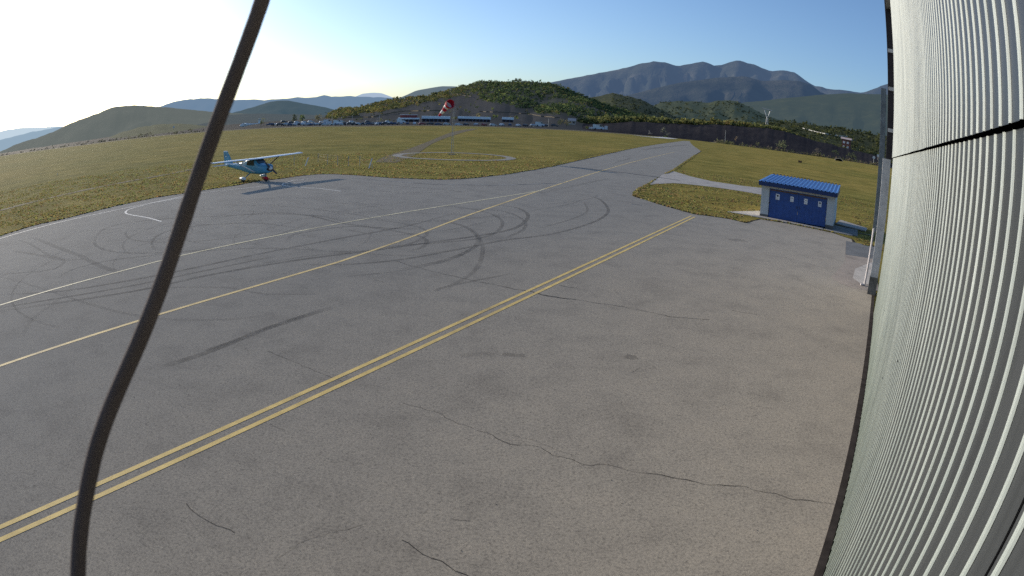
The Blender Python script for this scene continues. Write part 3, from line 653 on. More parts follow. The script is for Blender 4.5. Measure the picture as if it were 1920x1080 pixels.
def hillside_trees():
    rr = random.Random(5); mb = MB()
    surf, pts = HILLS[15]
    n = 0
    while n < 5200:
        az = rr.uniform(-17.5, 13.5); t = rr.random()**.8
        p = surf(az, t); el = math.degrees(math.atan2(p.z-CAM_H, math.hypot(p.x, p.y)))
        # bare quarry terraces low on the left half
        if quarry(az, el) > .5 and rr.random() > .03: continue
        if fbm(p.x*.012, p.y*.012, 3) < rr.uniform(-.7, .05) and t < .93: continue
        left = 1-sstep(-8, -2, az)
        tint = LEAFG[rr.choice([1, 2, 2, 4, 0])] if rr.random() < .35+.45*left else LEAFG[rr.choice([0, 3, 3, 0, 1])]
        h = rr.uniform(1.7, 4.2)*(1 if t < .9 else rr.choice([.6, .8, 1.3]))
        tint = tuple(x*lerp(1.2, 1.15, left)*y for x, y in zip(tint, (lerp(.8, 1, left), 1, 1)))
        leaf_cluster(mb, p+Vector((0, 0, h*.4)), h*.9, h*.6, 16, h*.24, tint, rr); n += 1
    tag(mb.build('hillside_trees', M['leaves']), kind='stuff')
    mb = MB()
    for (sd, a0, a1, cnt) in ((14, 8, 16.5, 420), (13, 12, 24, 420)):
        surf, pts = HILLS[sd]; n = 0
        while n < cnt:
            az = rr.uniform(a0, a1); t = rr.uniform(.25, 1); p = surf(az, t)
            h = rr.uniform(3, 6)*(1 if sd == 14 else 1.3)
            tint = LEAFG[rr.choice([0, 1, 3, 3, 0, 1])]; tint = tuple(lerp(x, y, .25) for x, y in zip(tint, (.06, .08, .08)))
            leaf_cluster(mb, p+Vector((0, 0, h*.35)), h*.8, h*.5, 14, h*.25, tint, rr); n += 1
    tag(mb.build('scrub_on_hills', M['leaves']), kind='stuff')
    # bush line on top of the embankment and scrub over the green slope
    mb = MB(); surf, pts = HILLS[17]
    n = 0
    while n < 620:
        az = rr.uniform(5.2, 25.5); p = surf(az, 1.0) + Vector((0, 0, -.5)); r = math.hypot(p.x, p.y); k = 1+rr.uniform(0.004, .07); p = Vector((p.x*k, p.y*k, p.z))
        h = rr.uniform(2.4, 5.2)*(1.15-.5*sstep(19, 25.5, az))*(1 if az > 8 else 1.1)
        tint = LEAFG[rr.choice([1, 2, 2, 0, 1, 4 if 17 < az < 21 else 1])]; tint = tuple(x*1.35 for x in tint)
        leaf_cluster(mb, p+Vector((0, 0, h*.5)), h*.7, h*.55, 26, h*.2, tint, rr); n += 1
    tag(mb.build('embankment_bushes', M['leaves']), kind='stuff')
    mb = MB(); surf, pts = HILLS[16]; n = 0
    while n < 700:
        az = rr.uniform(21.5, 36.5); t = rr.uniform(.05, 1); p = surf(az, t)
        h = rr.uniform(2.5, 5.5); tint = LEAFG[rr.choice([0, 0, 1, 3, 3, 1])]
        leaf_cluster(mb, p+Vector((0, 0, h*.35)), h*.9, h*.5, 20, h*.22, tint, rr); n += 1
    tag(mb.build('slope_scrub', M['leaves']), kind='stuff')
    # thin grey weeds and brush at the foot of the embankment along the field edge
    mb = MB()
    for i in range(560):
        x = rr.uniform(1340, 1655); az = ang(x, 280)[0]; e = edge(az)+rr.uniform(3, 14)
        p = Vector((e*math.sin(R(az)), e*math.cos(R(az)), 0)); p.z = gz(p.x, p.y)
        h = rr.uniform(1.0, 2.6)*(1+1.0*max(0, fbm(x*.03, 2)))
        tint = rr.choice([(.22, .19, .12), (.25, .19, .13), (.12, .13, .06), (.17, .18, .07)])
        leaf_cluster(mb, p+Vector((0, 0, h*.6)), h*.6, h*.7, 14, h*.16, tint, rr)
    for i in range(240):
        x = rr.uniform(-30, 380); az = ang(x, 285)[0]; e = edge(az)+rr.uniform(4, 30)
        p = Vector((e*math.sin(R(az)), e*math.cos(R(az)), 0)); p.z = gz(p.x, p.y)
        h = rr.uniform(1.2, 3.2)
        leaf_cluster(mb, p+Vector((0, 0, h*.6)), h*.8, h*.6, 12, h*.2, rr.choice([(.13, .13, .085), (.17, .16, .10), (.12, .11, .09)]), rr)
    tag(mb.build('edge_brush', M['leaves']), kind='stuff')
hillside_trees()

def tree(name, px, top, base, halfw, dist, tint, label, cat='tree', group=None, n=150, trunk=.35, seed=0):
    rr = random.Random(seed+int(px)); b = at(px, base, dist); b.z = max(gz(b.x, b.y), min(b.z, 30)); t = at(px, top, dist)
    H = t.z-b.z; w = abs((at(px+halfw, base, dist)-at(px-halfw, base, dist)).length)/2
    root = empty(name, b, 0, label, cat, group)
    mb = MB(); z0 = H*trunk
    tr = MB(); r = max(.08, H*.022)
    tr.tube([(0, 0, -.3), (.03*H*rr.uniform(-1, 1), .0, z0), (.04*H*rr.uniform(-1, 1), .02*H, H*.8)], [r, r*.8, r*.25], 6)
    for k in range(5):
        a = k*1.3+rr.random(); zz = lerp(z0, H*.7, k/5)
        tr.tube([(0, 0, zz), (w*.6*math.cos(a), w*.6*math.sin(a), zz+H*.14)], [r*.5, r*.15], 5)
    leaf_cluster(mb, Vector((0, 0, (z0*.8+H)/2)), w, (H-z0*.8)/2*1.1, n, max(.12, H*.06), tint, rr, .4)
    tr.build('trunk', M['bark'], root); mb.build('crown', M['leaves'], root); return root
GAIN = 2.0
BK = 'trees and bushes beyond the far edge of the grass'
tree('tree', 489, 222, 238, 7, 420, (.10, .105, .055), 'round pale green tree behind the white glider', group=BK)
tree('tree', 533, 226, 237, 6, 430, (.09, .095, .05), 'low round pale tree at the left end of the parked car row', group=BK)
tree('tree', 552, 214, 235, 5, 450, (.06, .07, .045), 'taller dark grey-green tree above the left end of the car row', group=BK)
tree('tree', 566, 213, 233, 6, 470, (.075, .095, .035), 'bright green tree beside the taller dark tree above the car row', group=BK)
tree('tree', 597, 214, 231, 7, 430, (.11, .10, .05), 'yellowish tree left of the white van on the car park', group=BK)
tree('tree', 1062, 222, 238, 10, 340, (.10, .09, .045), 'broad olive tree in front of the small farm house', group=BK)
tree('tree', 1050, 226, 238, 7, 345, (.055, .06, .03), 'dark bushy tree left of the small farm house', group=BK)
tree('tree', 1100, 216, 231, 10, 520, (.12, .12, .035), 'yellow-green tree at the left end of the embankment top', group=BK)
tree('tree', 1136, 214, 230, 10, 520, (.13, .13, .04), 'tall yellow-green tree on the embankment left of its bush line', group=BK)
tree('conifer', 1243, 236, 252, 5, 408, (.10, .10, .075), 'pointed grey-green tree standing against the dark embankment', group=BK, trunk=.15)
tree('bush', 1219, 245, 253, 4, 400, (.16, .15, .13), 'small pale bush left of the pointed tree by the embankment', 'bush', BK, trunk=.1, n=90)
tree('bush', 1253, 248, 256, 6, 404, (.09, .09, .075), 'round grey bush right of the pointed tree by the embankment', 'bush', BK, trunk=.1, n=110)
tree('bush', 1379, 252, 267, 4, 425, (.13, .10, .07), 'thin upright dry bush right of the pale pole', 'bush', BK, trunk=.2, n=80)
tree('bush', 1419, 264, 274, 5, 430, (.12, .12, .05), 'small yellowish bush on the field edge right of the pale pole', 'bush', BK, trunk=.1, n=90)
tree('bush', 1466, 261, 280, 12, 432, (.105, .11, .055), 'largest grey-green bush on the field edge below the embankment', 'bush', BK, trunk=.1, n=240)
tree('bush', 1532, 277, 288, 8, 432, (.10, .085, .07), 'brownish bush on the field edge left of the culvert', 'bush', BK, trunk=.1, n=140)
tree('bush', 1566, 280, 292, 8, 433, (.06, .075, .03), 'green bush right behind the culvert on the field edge', 'bush', BK, trunk=.1, n=140)
tree('bush', 1598, 285, 299, 10, 434, (.07, .08, .03), 'green bush below the brick house near the hangar post', 'bush', BK, trunk=.1, n=160)

# ------------------------------------------------------------------ far buildings, cars, poles
def house_box(root, w, d, h, wall, roof, roofh, over=.4, gable=False, wins=0, winmat=None, doors=0):
    mb = MB(); mb.box(-w/2, w/2, 0, d, 0, h); wl = mb.build('wall', wall, root)
    mb = MB()
    if gable:
        mb.loft([[(-w/2-over, -over, h), (-w/2-over, d/2, h+roofh), (-w/2-over, d+over, h), (-w/2-over, d/2, h+roofh-.25)], [(w/2+over, -over, h), (w/2+over, d/2, h+roofh), (w/2+over, d+over, h), (w/2+over, d/2, h+roofh-.25)]])
        mb.loft([[(-w/2, 0, h), (-w/2, d/2, h+roofh-.3), (-w/2, d, h)], [(w/2, 0, h), (w/2, d/2, h+roofh-.3), (w/2, d, h)]])
    else: mb.box(-w/2-over, w/2+over, -over-.6, d+over, h+.01, h+roofh)
    mb.build('roof', roof, root)
    for k in range(wins):
        mb = MB(); x = lerp(-w/2, w/2, (k+.5)/wins); mb.box(x-w/wins*.28, x+w/wins*.28, -.06, .05, h*.35, h*.8); mb.build('window', winmat or M['dark_glass'], root)
    for k in range(doors):
        mb = MB(); x = lerp(-w/2, w/2, (k+.5)/doors); mb.box(x-w/doors*.36, x+w/doors*.36, -.08, .05, 0, h*.8); mb.build('garage_door', M['post_dark'], root)
def place(px, base, dist, name, label, cat, group=None):
    b = at(px, base, dist); az = math.atan2(b.x, b.y)
    return empty(name, b, -az, label, cat, group)
def width(px0, px1, y, dist): return (at(px1, y, dist)-at(px0, y, dist)).length
r_ = place(817, 228.5, 400, 'pit_building', 'long low building with a bright flat roof left of the windsock mast', 'building'); house_box(r_, width(791, 843, 225, 400), 9, 2.0, M['wall_shade'], M['roof_pale'], 1.7, .3, doors=7)
r_ = place(889, 228.2, 405, 'pit_building', 'longest low building with a bright flat roof right of the windsock mast', 'building'); house_box(r_, width(859, 919, 225, 405), 9, 1.8, M['wall_shade'], M['roof_pale'], 1.5, .3, doors=9)
r_ = place(952, 229.2, 405, 'pit_building', 'short low building with a bright flat roof at the right end of the row', 'building'); house_box(r_, width(942, 963, 225, 405), 8, 1.7, M['wall_shade'], M['roof_pale'], 1.5, .25, doors=3)
r_ = place(766, 228.6, 390, 'clubhouse', 'red and white two-storey clubhouse left of the flat roofed buildings', 'building')
house_box(r_, width(747, 786, 225, 390), 8, 1.7, M['wall_shade'], M['roof_pale'], .9, .3, doors=4)
mb = MB(); wq = width(752, 784, 225, 390); mb.box(-wq/2, wq/2, 1.5, 7, 2.62, 4.3); up = mb.build('upper_storey', M['wall_red'], r_)
mb = MB(); mb.box(-wq/2-.3, wq/2+.3, 1.2, 7.3, 4.31, 4.6); mb.build('roof', M['wall_white'], r_)
r_ = place(1072, 233.5, 385, 'farm_house', 'small pale house half hidden behind olive trees', 'house'); house_box(r_, 4.4, 5, 2.3, M['concrete'], M['tile_pale'], 1.6, .3, True, 2)
hp = hill_point(16, 1586, 279); b_ = empty('brick_house', hp, -math.atan2(hp.x, hp.y)-.15, 'two-storey brick house with a pale roof on the green slope', 'house')
dd = math.hypot(hp.x, hp.y); hw = width(1582, 1597, 270, dd); hh = hw*1.05
mb = MB(); mb.box(-hw/2, hw/2, 0, hw*.8, -2, hh); mb.build('wall', M['brick'], b_)
mb = MB(); o = hw*.18; mb.loft([[(-hw/2-o, -o, hh), (-hw/2-o, hw*.4, hh+hw*.22), (-hw/2-o, hw*.8+o, hh), (-hw/2-o, hw*.4, hh-.1)], [(hw/2+o, -o, hh), (hw/2+o, hw*.4, hh+hw*.22), (hw/2+o, hw*.8+o, hh), (hw/2+o, hw*.4, hh-.1)]]); mb.build('roof', M['tile_pale'], b_)
for ix in (-.25, .22):
    for iz in (.2, .66):
        mb = MB(); mb.box(hw*(ix-.13), hw*(ix+.13), -.12, .05, hh*(iz-.10), hh*(iz+.12)); mb.build('window', M['wall_white'], b_)
# road climbing to the brick house
def slope_strip(name, seed, px, w, mat):
    mb = MB(); L = []
    P = []
    for (x0, y0), (x1, y1) in zip(px, px[1:]):
        for k in range(8): P.append((lerp(x0, x1, k/8), lerp(y0, y1, k/8)))
    P.append(px[-1])
    for p in P:
        q = hill_point(seed, *p); q = Vector((0, 0, CAM_H)) + (q-Vector((0, 0, CAM_H)))*.985
        L.append((mb.vert(q+Vector((0, 0, -w/2))), mb.vert(q+Vector((0, 0, w/2)))))
    for a, b in zip(L, L[1:]): mb.face((a[0], b[0], b[1], a[1]))
    return tag(mb.build(name, mat), kind='structure')
slope_strip('hill_road', 16, [(1505, 240), (1525, 246), (1550, 251), (1575, 255), (1590, 256)], 1.0, M['light_strip'])
slope_strip('hill_road', 15, [(625, 219.5), (660, 220), (700, 219), (750, 208.5), (790, 207.5), (830, 207)], .8, M['track_dirt'])
slope_strip('hill_road', 15, [(720, 202), (745, 197), (775, 192.5)], .8, M['track_dirt'])
slope_strip('hill_road', 15, [(900, 209), (950, 211), (985, 213), (1010, 217), (1050, 221)], .7, M['runway_grey'])
slope_strip('hill_road', 15, [(856, 176), (868, 179), (885, 180.5)], .8, M['runway_grey'])

def car_mesh(kind):
    mb = MB()
    if kind == 'van': prof = [(-2.4, .3), (-2.4, 2.1), (-2.3, 2.2), (1.2, 2.2), (1.7, 1.3), (2.4, 1.1), (2.45, .3)]
    else: prof = [(-2.1, .3), (-2.15, .85), (-1.9, .98), (-1.45, 1.42), (.1, 1.46), (.85, .98), (1.9, .85), (2.1, .6), (2.1, .3)]
    hw = .95 if kind == 'van' else .85
    mb.loft([[(x, -hw*(1 if z < 1.1 else .86), z) for x, z in prof], [(x, hw*(1 if z < 1.1 else .86), z) for x, z in prof]])
    for x in (-1.3, 1.3):
        for y in (-hw-.01, hw-.21):
            mb.tube([(x, y, .32), (x, y+.22, .32)], .32, 10, 1)
    if kind != 'van':
        for s in (-1, 1): mb.quad((-1.35, s*(hw*.87+.02), 1.0), (.65, s*(hw*.87+.02), 1.0), (.05, s*(hw*.87+.02), 1.38), (-1.2, s*(hw*.87+.02), 1.38), 1)
    else:
        for s in (-1, 1): mb.quad((.5, s*(hw*.9+.03), 1.4), (1.5, s*(hw*.9+.03), 1.4), (1.15, s*(hw*.9+.03), 2.0), (.5, s*(hw*.9+.03), 2.0), 1)
    return mb
CARS = {}
rc = random.Random(21)
CARG = 'vehicles parked along the far edge of the field'
LAB = {'silver': 'small silver car parked in the long row beyond the far grass', 'dark': 'small dark car parked in the long row beyond the far grass', 'blue': 'small blue car parked in the long row beyond the far grass', 'white': 'small white car parked in the long row beyond the far grass', 'red': 'small red car parked in the long row beyond the far grass'}
def put_car(px, base, dist, colr, kind='car', rot=None, label=None, sc=1.0):
    key = (colr, kind)
    if key not in CARS:
        o = car_mesh(kind).build('parked_van' if kind == 'van' else 'parked_car', [M['car_'+colr], M['black_rubber']]); CARS[key] = o; new = o
    else: new = CARS[key].copy(); col.objects.link(new)
    b = at(px, base, dist); az = math.atan2(b.x, b.y)
    new.location = b; new.rotation_euler = (0, 0, -az + (rot if rot is not None else rc.choice([0, .15, math.pi, 1.2, 1.57])))
    new.scale = (sc,)*3
    tag(new, label or LAB[colr], 'van' if kind == 'van' else 'car', CARG)
xs = 505
while xs < 745:
    base = 236.5 + (xs-505)*(-2.0/240) + rc.uniform(-1.2, .2)
    put_car(xs, base, 330+rc.uniform(-8, 22), rc.choice(['silver', 'silver', 'dark', 'silver', 'white', 'blue', 'dark'])); xs += rc.uniform(4.5, 8)
for xs in (532, 546, 557, 571, 583, 604, 640, 660, 690, 728): put_car(xs, 231.0+rc.uniform(-1, 1)-(xs-540)*.008, 390, rc.choice(['silver', 'white', 'silver', 'dark']), rot=.2)
for xs in (752, 764, 777, 792, 806, 822, 838, 860, 874, 893, 908, 925, 941, 956, 972, 985, 1001, 1013, 1024): put_car(xs, 233.6+(xs-750)*.016+rc.uniform(-.4, .4), 345, rc.choice(['silver', 'dark', 'blue', 'silver', 'red', 'white', 'dark']))
put_car(614, 231.5, 385, 'white', 'van', 0, 'bright white van standing alone on the car park', 1.1)
put_car(633, 232.5, 380, 'silver', 'van', 0, 'grey van with blunt nose in the middle of the car park', 1.1)
put_car(752, 230.5, 380, 'silver', 'van', 0, 'grey van at the left wall of the clubhouse', 1.1)
put_car(1012, 236.2, 335, 'silver', 'van', 0, 'silver van left of the thin light pole', 1.0)
put_car(1040, 237.5, 335, 'dark', 'car', 0, 'dark car with a pale roof under the farm house trees')
put_car(1122, 243.0, 350, 'silver', 'van', 0, 'long grey van below the left end of the embankment', 1.3)
put_car(1111, 243.0, 352, 'white', 'car', 0, 'white car left of the long grey van below the embankment')
put_car(1136, 243.5, 352, 'white', 'van', 1.57, 'upright white van right of the long grey van', 1.0)
def pole(px, base, top, dist, label, r=.09, arm=True, mat='pole_grey'):
    b = at(px, base, dist); t = at(px, top, dist); h = t.z-b.z
    root = empty('lamp_post', b, -math.atan2(b.x, b.y), label, 'pole')
    mb = MB(); mb.tube([(0, 0, 0), (0, 0, h)], [r*1.3, r], 8); mb.build('pole', M[mat], root)
    if arm:
        mb = MB(); mb.tube([(0, 0, h), (.8, 0, h+.15)], r*.7, 6); mb.box(.7, 1.3, -.15, .15, h+.1, h+.25); mb.build('lamp_head', M['galv'], root)
    return root
pole(1028, 237.5, 222, 335, 'thin pale light pole left of the farm house trees', .10)
pole(1359.5, 265, 244, 428, 'tall pale pole at the field edge before the dark embankment', .13, False, 'post_white')
for x, t_, b_, l_ in ((622, 213, 231, 'thin lamp post just left of the grey van on the car park'), (640, 219, 231, 'short lamp post right of the grey van on the car park'), (711, 216, 231, 'thin lamp post above the right part of the car row'), (707, 220, 231, 'shorter lamp post beside the one above the right part of the car row'), (660, 216, 231, 'thin lamp post above the middle of the car row')):
    pole(x, b_, t_, 395, l_, .09)
# pylon
pb = hill_point(17, 1438, 238); pd = math.hypot(pb.x, pb.y)*1.16
b = at(1438, 232, pd); root = empty('power_pylon', b, -math.atan2(b.x, b.y)-.3, 'white forked power pylon above the bush line of the embankment', 'pylon')
def zz(y): return at(1438, y, pd).z-b.z
def xx(dx): return dx*width(1437, 1438, 210, pd)
mb = MB(); mb.tube([(xx(-2), 0, -1), (xx(-1), 0, zz(219))], .3, 6); mb.tube([(xx(2), 0, -1), (xx(1), 0, zz(219))], .3, 6)
for k in range(4): mb.tube([(xx(-1.8), 0, lerp(0, zz(219), k/4)), (xx(1.6), 0, lerp(0, zz(219), (k+1)/4))], .12, 5)
mb.build('leg_frame', M['pylon_steel'], root)
mb = MB(); mb.tube([(xx(-1.2), 0, zz(219)), (xx(-5.5), 0, zz(207))], [.35, .5], 6); mb.build('fork_arm', M['pylon_steel'], root)
mb = MB(); mb.tube([(xx(1.2), 0, zz(219)), (xx(5.5), 0, zz(208))], [.35, .5], 6); mb.build('fork_arm', M['pylon_steel'], root)
mb = MB(); mb.tube([(xx(-10.5), 0, zz(203.7)), (xx(9.5), 0, zz(206.5))], .38, 6); mb.build('crossarm', M['pylon_steel'], root)

# glider parked on the far edge
b = at(468, 240.6, 345); gl = empty('glider', b+Vector((0, 0, .6)), -math.atan2(b.x, b.y), 'white glider parked at the far left edge of the grass', 'glider')
L_ = width(452, 490, 238, 345); mb = MB()
rings = []
for t, h, z in ((0, .05, .55), (.05, .35, .62), (.15, .5, .75), (.3, .5, .8), (.45, .3, .85), (.7, .18, .9), (1, .1, .95)):
    rings.append([(lerp(-L_/2, L_/2, t), h*.7*math.cos(a), z+h*math.sin(a)) for a in [k*math.pi/5 for k in range(10)]])
mb.loft(rings); mb.build('fuselage', M['white_paint'], gl, True); gl.scale = (1, 1.3, 1.9)
mb = MB(); mb.hexa([(-L_*.28, -8, 1.15), (-L_*.20, -8, 1.15), (-L_*.18, 8, 1.15), (-L_*.28, 8, 1.15), (-L_*.27, -8, 1.28), (-L_*.21, -8, 1.25), (-L_*.19, 8, 1.25), (-L_*.27, 8, 1.28)]); mb.build('wing', M['white_paint'], gl)
mb = MB(); mb.hexa([(L_*.40, -.05, .9), (L_*.5, -.05, .9), (L_*.5, .05, .9), (L_*.40, .05, .9), (L_*.42, -.05, 2.2), (L_*.54, -.05, 2.2), (L_*.54, .05, 2.2), (L_*.42, .05, 2.2)]); mb.build('tail_fin', M['white_paint'], gl)
mb = MB(); mb.box(L_*.41, L_*.53, -1.5, 1.5, 2.2, 2.3); mb.build('tailplane', M['white_paint'], gl)

# small things on the field
def disc_marker(px, base, top, dist, name, label, mat, w=None):
    b = gsolve(px, base) if dist is None else at(px, base, dist); dist = math.hypot(b.x, b.y); h = max(.3, at(px, top, dist).z-b.z)
    root = empty(name, b, -math.atan2(b.x, b.y), label, 'marker')
    mb = MB(); mb.tube([(0, 0, 0), (0, 0, h*.7)], .03*h+.02, 6); mb.build('stem', M['post_white'], root)
    mb = MB(); mb.tube([(0, -.06, h*.75), (0, .06, h*.75)], w or h*.28, 14); mb.build('disc', M[mat], root)
disc_marker(325.5, 243, 236.5, 400, 'marker_board', 'white marker disc before the low ridge at the far left', 'car_white')
disc_marker(35.5, 300, 294, 505, 'marker_board', 'red marker disc at the far left end of the field', 'marker_red')
disc_marker(108, 329, 325.5, None, 'marker_board', 'small white marker disc alone in the left grass', 'car_white')
disc_marker(1638, 305, 292, 120, 'marker_board', 'white disc on a stem by the hangar post, the lower of two', 'car_white', .3)
disc_marker(1646, 300, 289, 122, 'marker_board', 'white disc on a stem by the hangar post, the upper of two', 'car_white', .28)
p = gsolve(1573, 302); az = math.atan2(p.x, p.y); k = width(1573, 1574, 300, math.hypot(p.x, p.y))
cu = empty('culvert', p, -az, 'low culvert mouth with a pale arched rim on the right grass', 'culvert')
mb = MB(); mb.tube([(7.5*k*math.cos(a), 0, 4.5*k*math.sin(a)) for a in [math.pi*i/14 for i in range(15)]], .35*k, 6); mb.build('rim', M['concrete_pale'], cu)
mb = MB(); ids = [mb.vert((7.2*k*math.cos(a), .3, 4.2*k*math.sin(a))) for a in [math.pi*i/14 for i in range(15)]]; mb.face(ids); mb.build('opening', M['gap_black'], cu)
p = gsolve(1500, 305); k = width(1500, 1501, 303, math.hypot(p.x, p.y)); mb = MB(); mb.box(-3.5*k, 3.5*k, -1, 1, 0, 3*k); mb.box(-3.9*k, 3.9*k, -1.15, 1.15, 3*k, 3.5*k)
o = mb.build('box_cover', M['timber']); o.location = p; o.rotation_euler = (0, 0, -math.atan2(p.x, p.y)); tag(o, 'low brown lidded box lying in the right grass', 'box')

# wire fence
fp = [(551.5, 310, 292), (596.5, 303.5, 288), (614, 308.5, 289.5), (633.3, 311, 292), (653, 311.5, 292), (674.5, 311.5, 292), (698, 316, 307)]
fb = [G(x, y) for x, y, t in fp]
fe = empty('wire_fence', fb[0], 0, 'old wire fence of thin leaning posts on the grass before the windsock', 'fence')
def rel(p, z): return (p.x-fb[0].x, p.y-fb[0].y, z)
hs = []
for p, (x, y, t) in zip(fb, fp):
    h = at(x, t, math.hypot(p.x, p.y)).z; hs.append(h); mb = MB(); mb.tube([rel(p, -.1), rel(p+Vector((rnd.uniform(-.05, .05), 0, 0)), h)], .03, 6); mb.build('post', M['post_white'], fe)
for (bx, by, tx, ty) in ((571.5, 312, 578.3, 295), (691, 316.5, 697.8, 296.5)):
    p = G(bx, by); q = at(tx, ty, math.hypot(p.x, p.y)*1.004); mb = MB(); mb.tube([rel(p, -.1), rel(q, q.z)], .055, 6); mb.build('brace', M['wall_white'], fe)
for kz in (.35, .7, .95):
    mb = MB(); mb.tube([rel(p, h*kz) for p, h in zip(fb, hs)], .003, 4); mb.build('wire', M['dark_metal'], fe)

# windsock
wsk = empty('windsock', mast, 0, 'red and white windsock hanging from a thin lattice mast', 'windsock')
mb = MB()
for k in range(3):
    a = k*2.094+.3; mb.tube([(.16*math.cos(a), .16*math.sin(a), 0), (.13*math.cos(a), .13*math.sin(a), 6.6)], .022, 6)
for k in range(24):
    a = k*2.094+.3; a2 = a+2.094; z = .3+k*.26
    mb.tube([(.15*math.cos(a), .15*math.sin(a), z), (.15*math.cos(a2), .15*math.sin(a2), z+.26)], .01, 4)
mb.tube([(0, 0, 6.55), (0, 0, 7.0)], .03, 6)
mb.build('mast', M['pole_grey'], wsk)
mb = MB(); mb.box(-.4, .4, -.4, .4, -.02, .08); mb.build('footing', M['plinth_grey'], wsk)
tp = at(846, 194.5, mast.y/math.cos(math.atan2(mast.x, mast.y)))-mast; tp.y += -.05
kk = width(846, 847, 200, mast.length)
mouth = Vector((tp.x-.05, -.28, tp.z)); axis = Vector((.50, -.80, .34)).normalized()
side = axis.cross(Vector((0, 0, 1))).normalized(); upv = side.cross(axis)
mb = MB(); rm = 8.6*kk
mb.tube([mouth+(side*math.cos(a)+upv*math.sin(a))*rm for a in [2*math.pi*i/24 for i in range(25)]], .03, 6, cap=False)
mb.build('mouth_ring', M['sock_red'], wsk)
tail = Vector((tp.x-22.5*kk, .55, tp.z-24*kk))
mb = MB(); rings = []; segs = 15
for i in range(segs+1):
    t = i/segs
    # stiff at the mouth, then collapsing and hanging
    c0, c1 = mouth - axis*.55, tail
    if t < .25: p = mouth.lerp(c0+Vector((-.18, 0, -.12)), t/.25); dr = (-axis).lerp((c1-c0).normalized(), .5*t/.25)
    else: p = (c0+Vector((-.18, 0, -.12))).lerp(c1, (t-.25)/.75); dr = (c1-c0)
    dr = dr.normalized(); s1 = dr.cross(Vector((.2, 1, .1))).normalized(); s2 = dr.cross(s1)
    r1 = rm*lerp(1, .42, t); sq = 1 if t < .22 else lerp(.85, .55, t)
    rings.append([p + s1*r1*sq*math.cos(a)*(1+.08*math.sin(3*a+i)) + s2*r1*math.sin(a) for a in [2*math.pi*j/20 for j in range(20)]])
ids = [[mb.vert(p) for p in r] for r in rings]
for i in range(segs):
    for j in range(20): mb.face((ids[i][j], ids[i][(j+1) % 20], ids[i+1][(j+1) % 20], ids[i+1][j]), 0 if (i//3) % 2 == 0 else 1)
mb.build('sock', [M['sock_red'], M['sock_white']], wsk, True)

# ------------------------------------------------------------------ light aircraft
AZ = 117.6
ac = empty('light_aircraft', (-22.03, 49.55, .0), R(90-AZ), 'blue and white high-wing propeller plane parked at the grass edge', 'airplane', scale=.95)
ST = [(2.0, 1.18, .30, .24), (1.9, 1.17, .46, .36), (1.4, 1.14, .52, .44), (.8, 1.14, .54, .50), (.35, 1.32, .55, .70), (-.3, 1.34, .55, .72), (-1.0, 1.36, .52, .68), (-1.6, 1.30, .44, .55), (-2.3, 1.25, .34, .38), (-3.4, 1.27, .22, .27), (-4.6, 1.32, .12, .18), (-5.3, 1.36, .05, .12)]
def sect(x, zc, hw, hh, n=20):
    out = []
    for k in range(n):
        a = 2*math.pi*k/n; c, s = math.cos(a), math.sin(a)
        out.append((x, hw*math.copysign(abs(c)**.62, c), zc+hh*math.copysign(abs(s)**.62, s)))
    return out
mb = MB(); rings = [sect(*s_) for s_ in ST]; ids = [[mb.vert(p) for p in r] for r in rings]
for i in range(len(ids)-1):
    for j in range(20):
        zm = sum(mb.v[q][2] for q in (ids[i][j], ids[i][(j+1) % 20], ids[i+1][j], ids[i+1][(j+1) % 20]))/4
        top = zm > ST[i][1]+ST[i][3]*.55
        mi = 1 if (i >= 6 and top) else (2 if i < 3 and zm > 1.33 else 0)
        mb.face((ids[i][j], ids[i+1][j], ids[i+1][(j+1) % 20], ids[i][(j+1) % 20]), mi)
mb.face(ids[0], 3); mb.face(ids[-1][::-1], 0)
mb.build('fuselage', [M['aircraft_blue'], M['white_paint'], M['aircraft_teal'], M['dark_metal']], ac, True)
# wing
def airfoil(y, xl, xt, z, th, n=8):
    up, lo = [], []
    for k in range(n+1):
        t = k/n; x = lerp(xl, xt, t); h = th*2.6*(math.sqrt(t)*(1-t)*.62+.0)
        up.append((x, y, z+h+.0)); lo.append((x, y, z-h*.35))
    return up + lo[::-1][1:-1]
mb = MB(); mb.loft([airfoil(y, .62 if abs(y) < 2.7 else lerp(.62, .45, (abs(y)-2.7)/2.8), -.98 if abs(y) < 2.7 else lerp(-.98, -.68, (abs(y)-2.7)/2.8), 2.0+.018*abs(y), .13 if abs(y) < 2.7 else lerp(.13, .09, (abs(y)-2.7)/2.8)) for y in (-5.5, -4, -2.7, 0, 2.7, 4, 5.5)])
mb.m = [1 if all(mb.v[q][2] < 2.0+.018*abs(mb.v[q][1])+.001 for q in f) and len(f) == 4 else 0 for f in mb.f]  # lower faces grey: shade under the white wing put into the colour
mb.build('wing', [M['white_paint'], M['fin_grey']], ac, False)
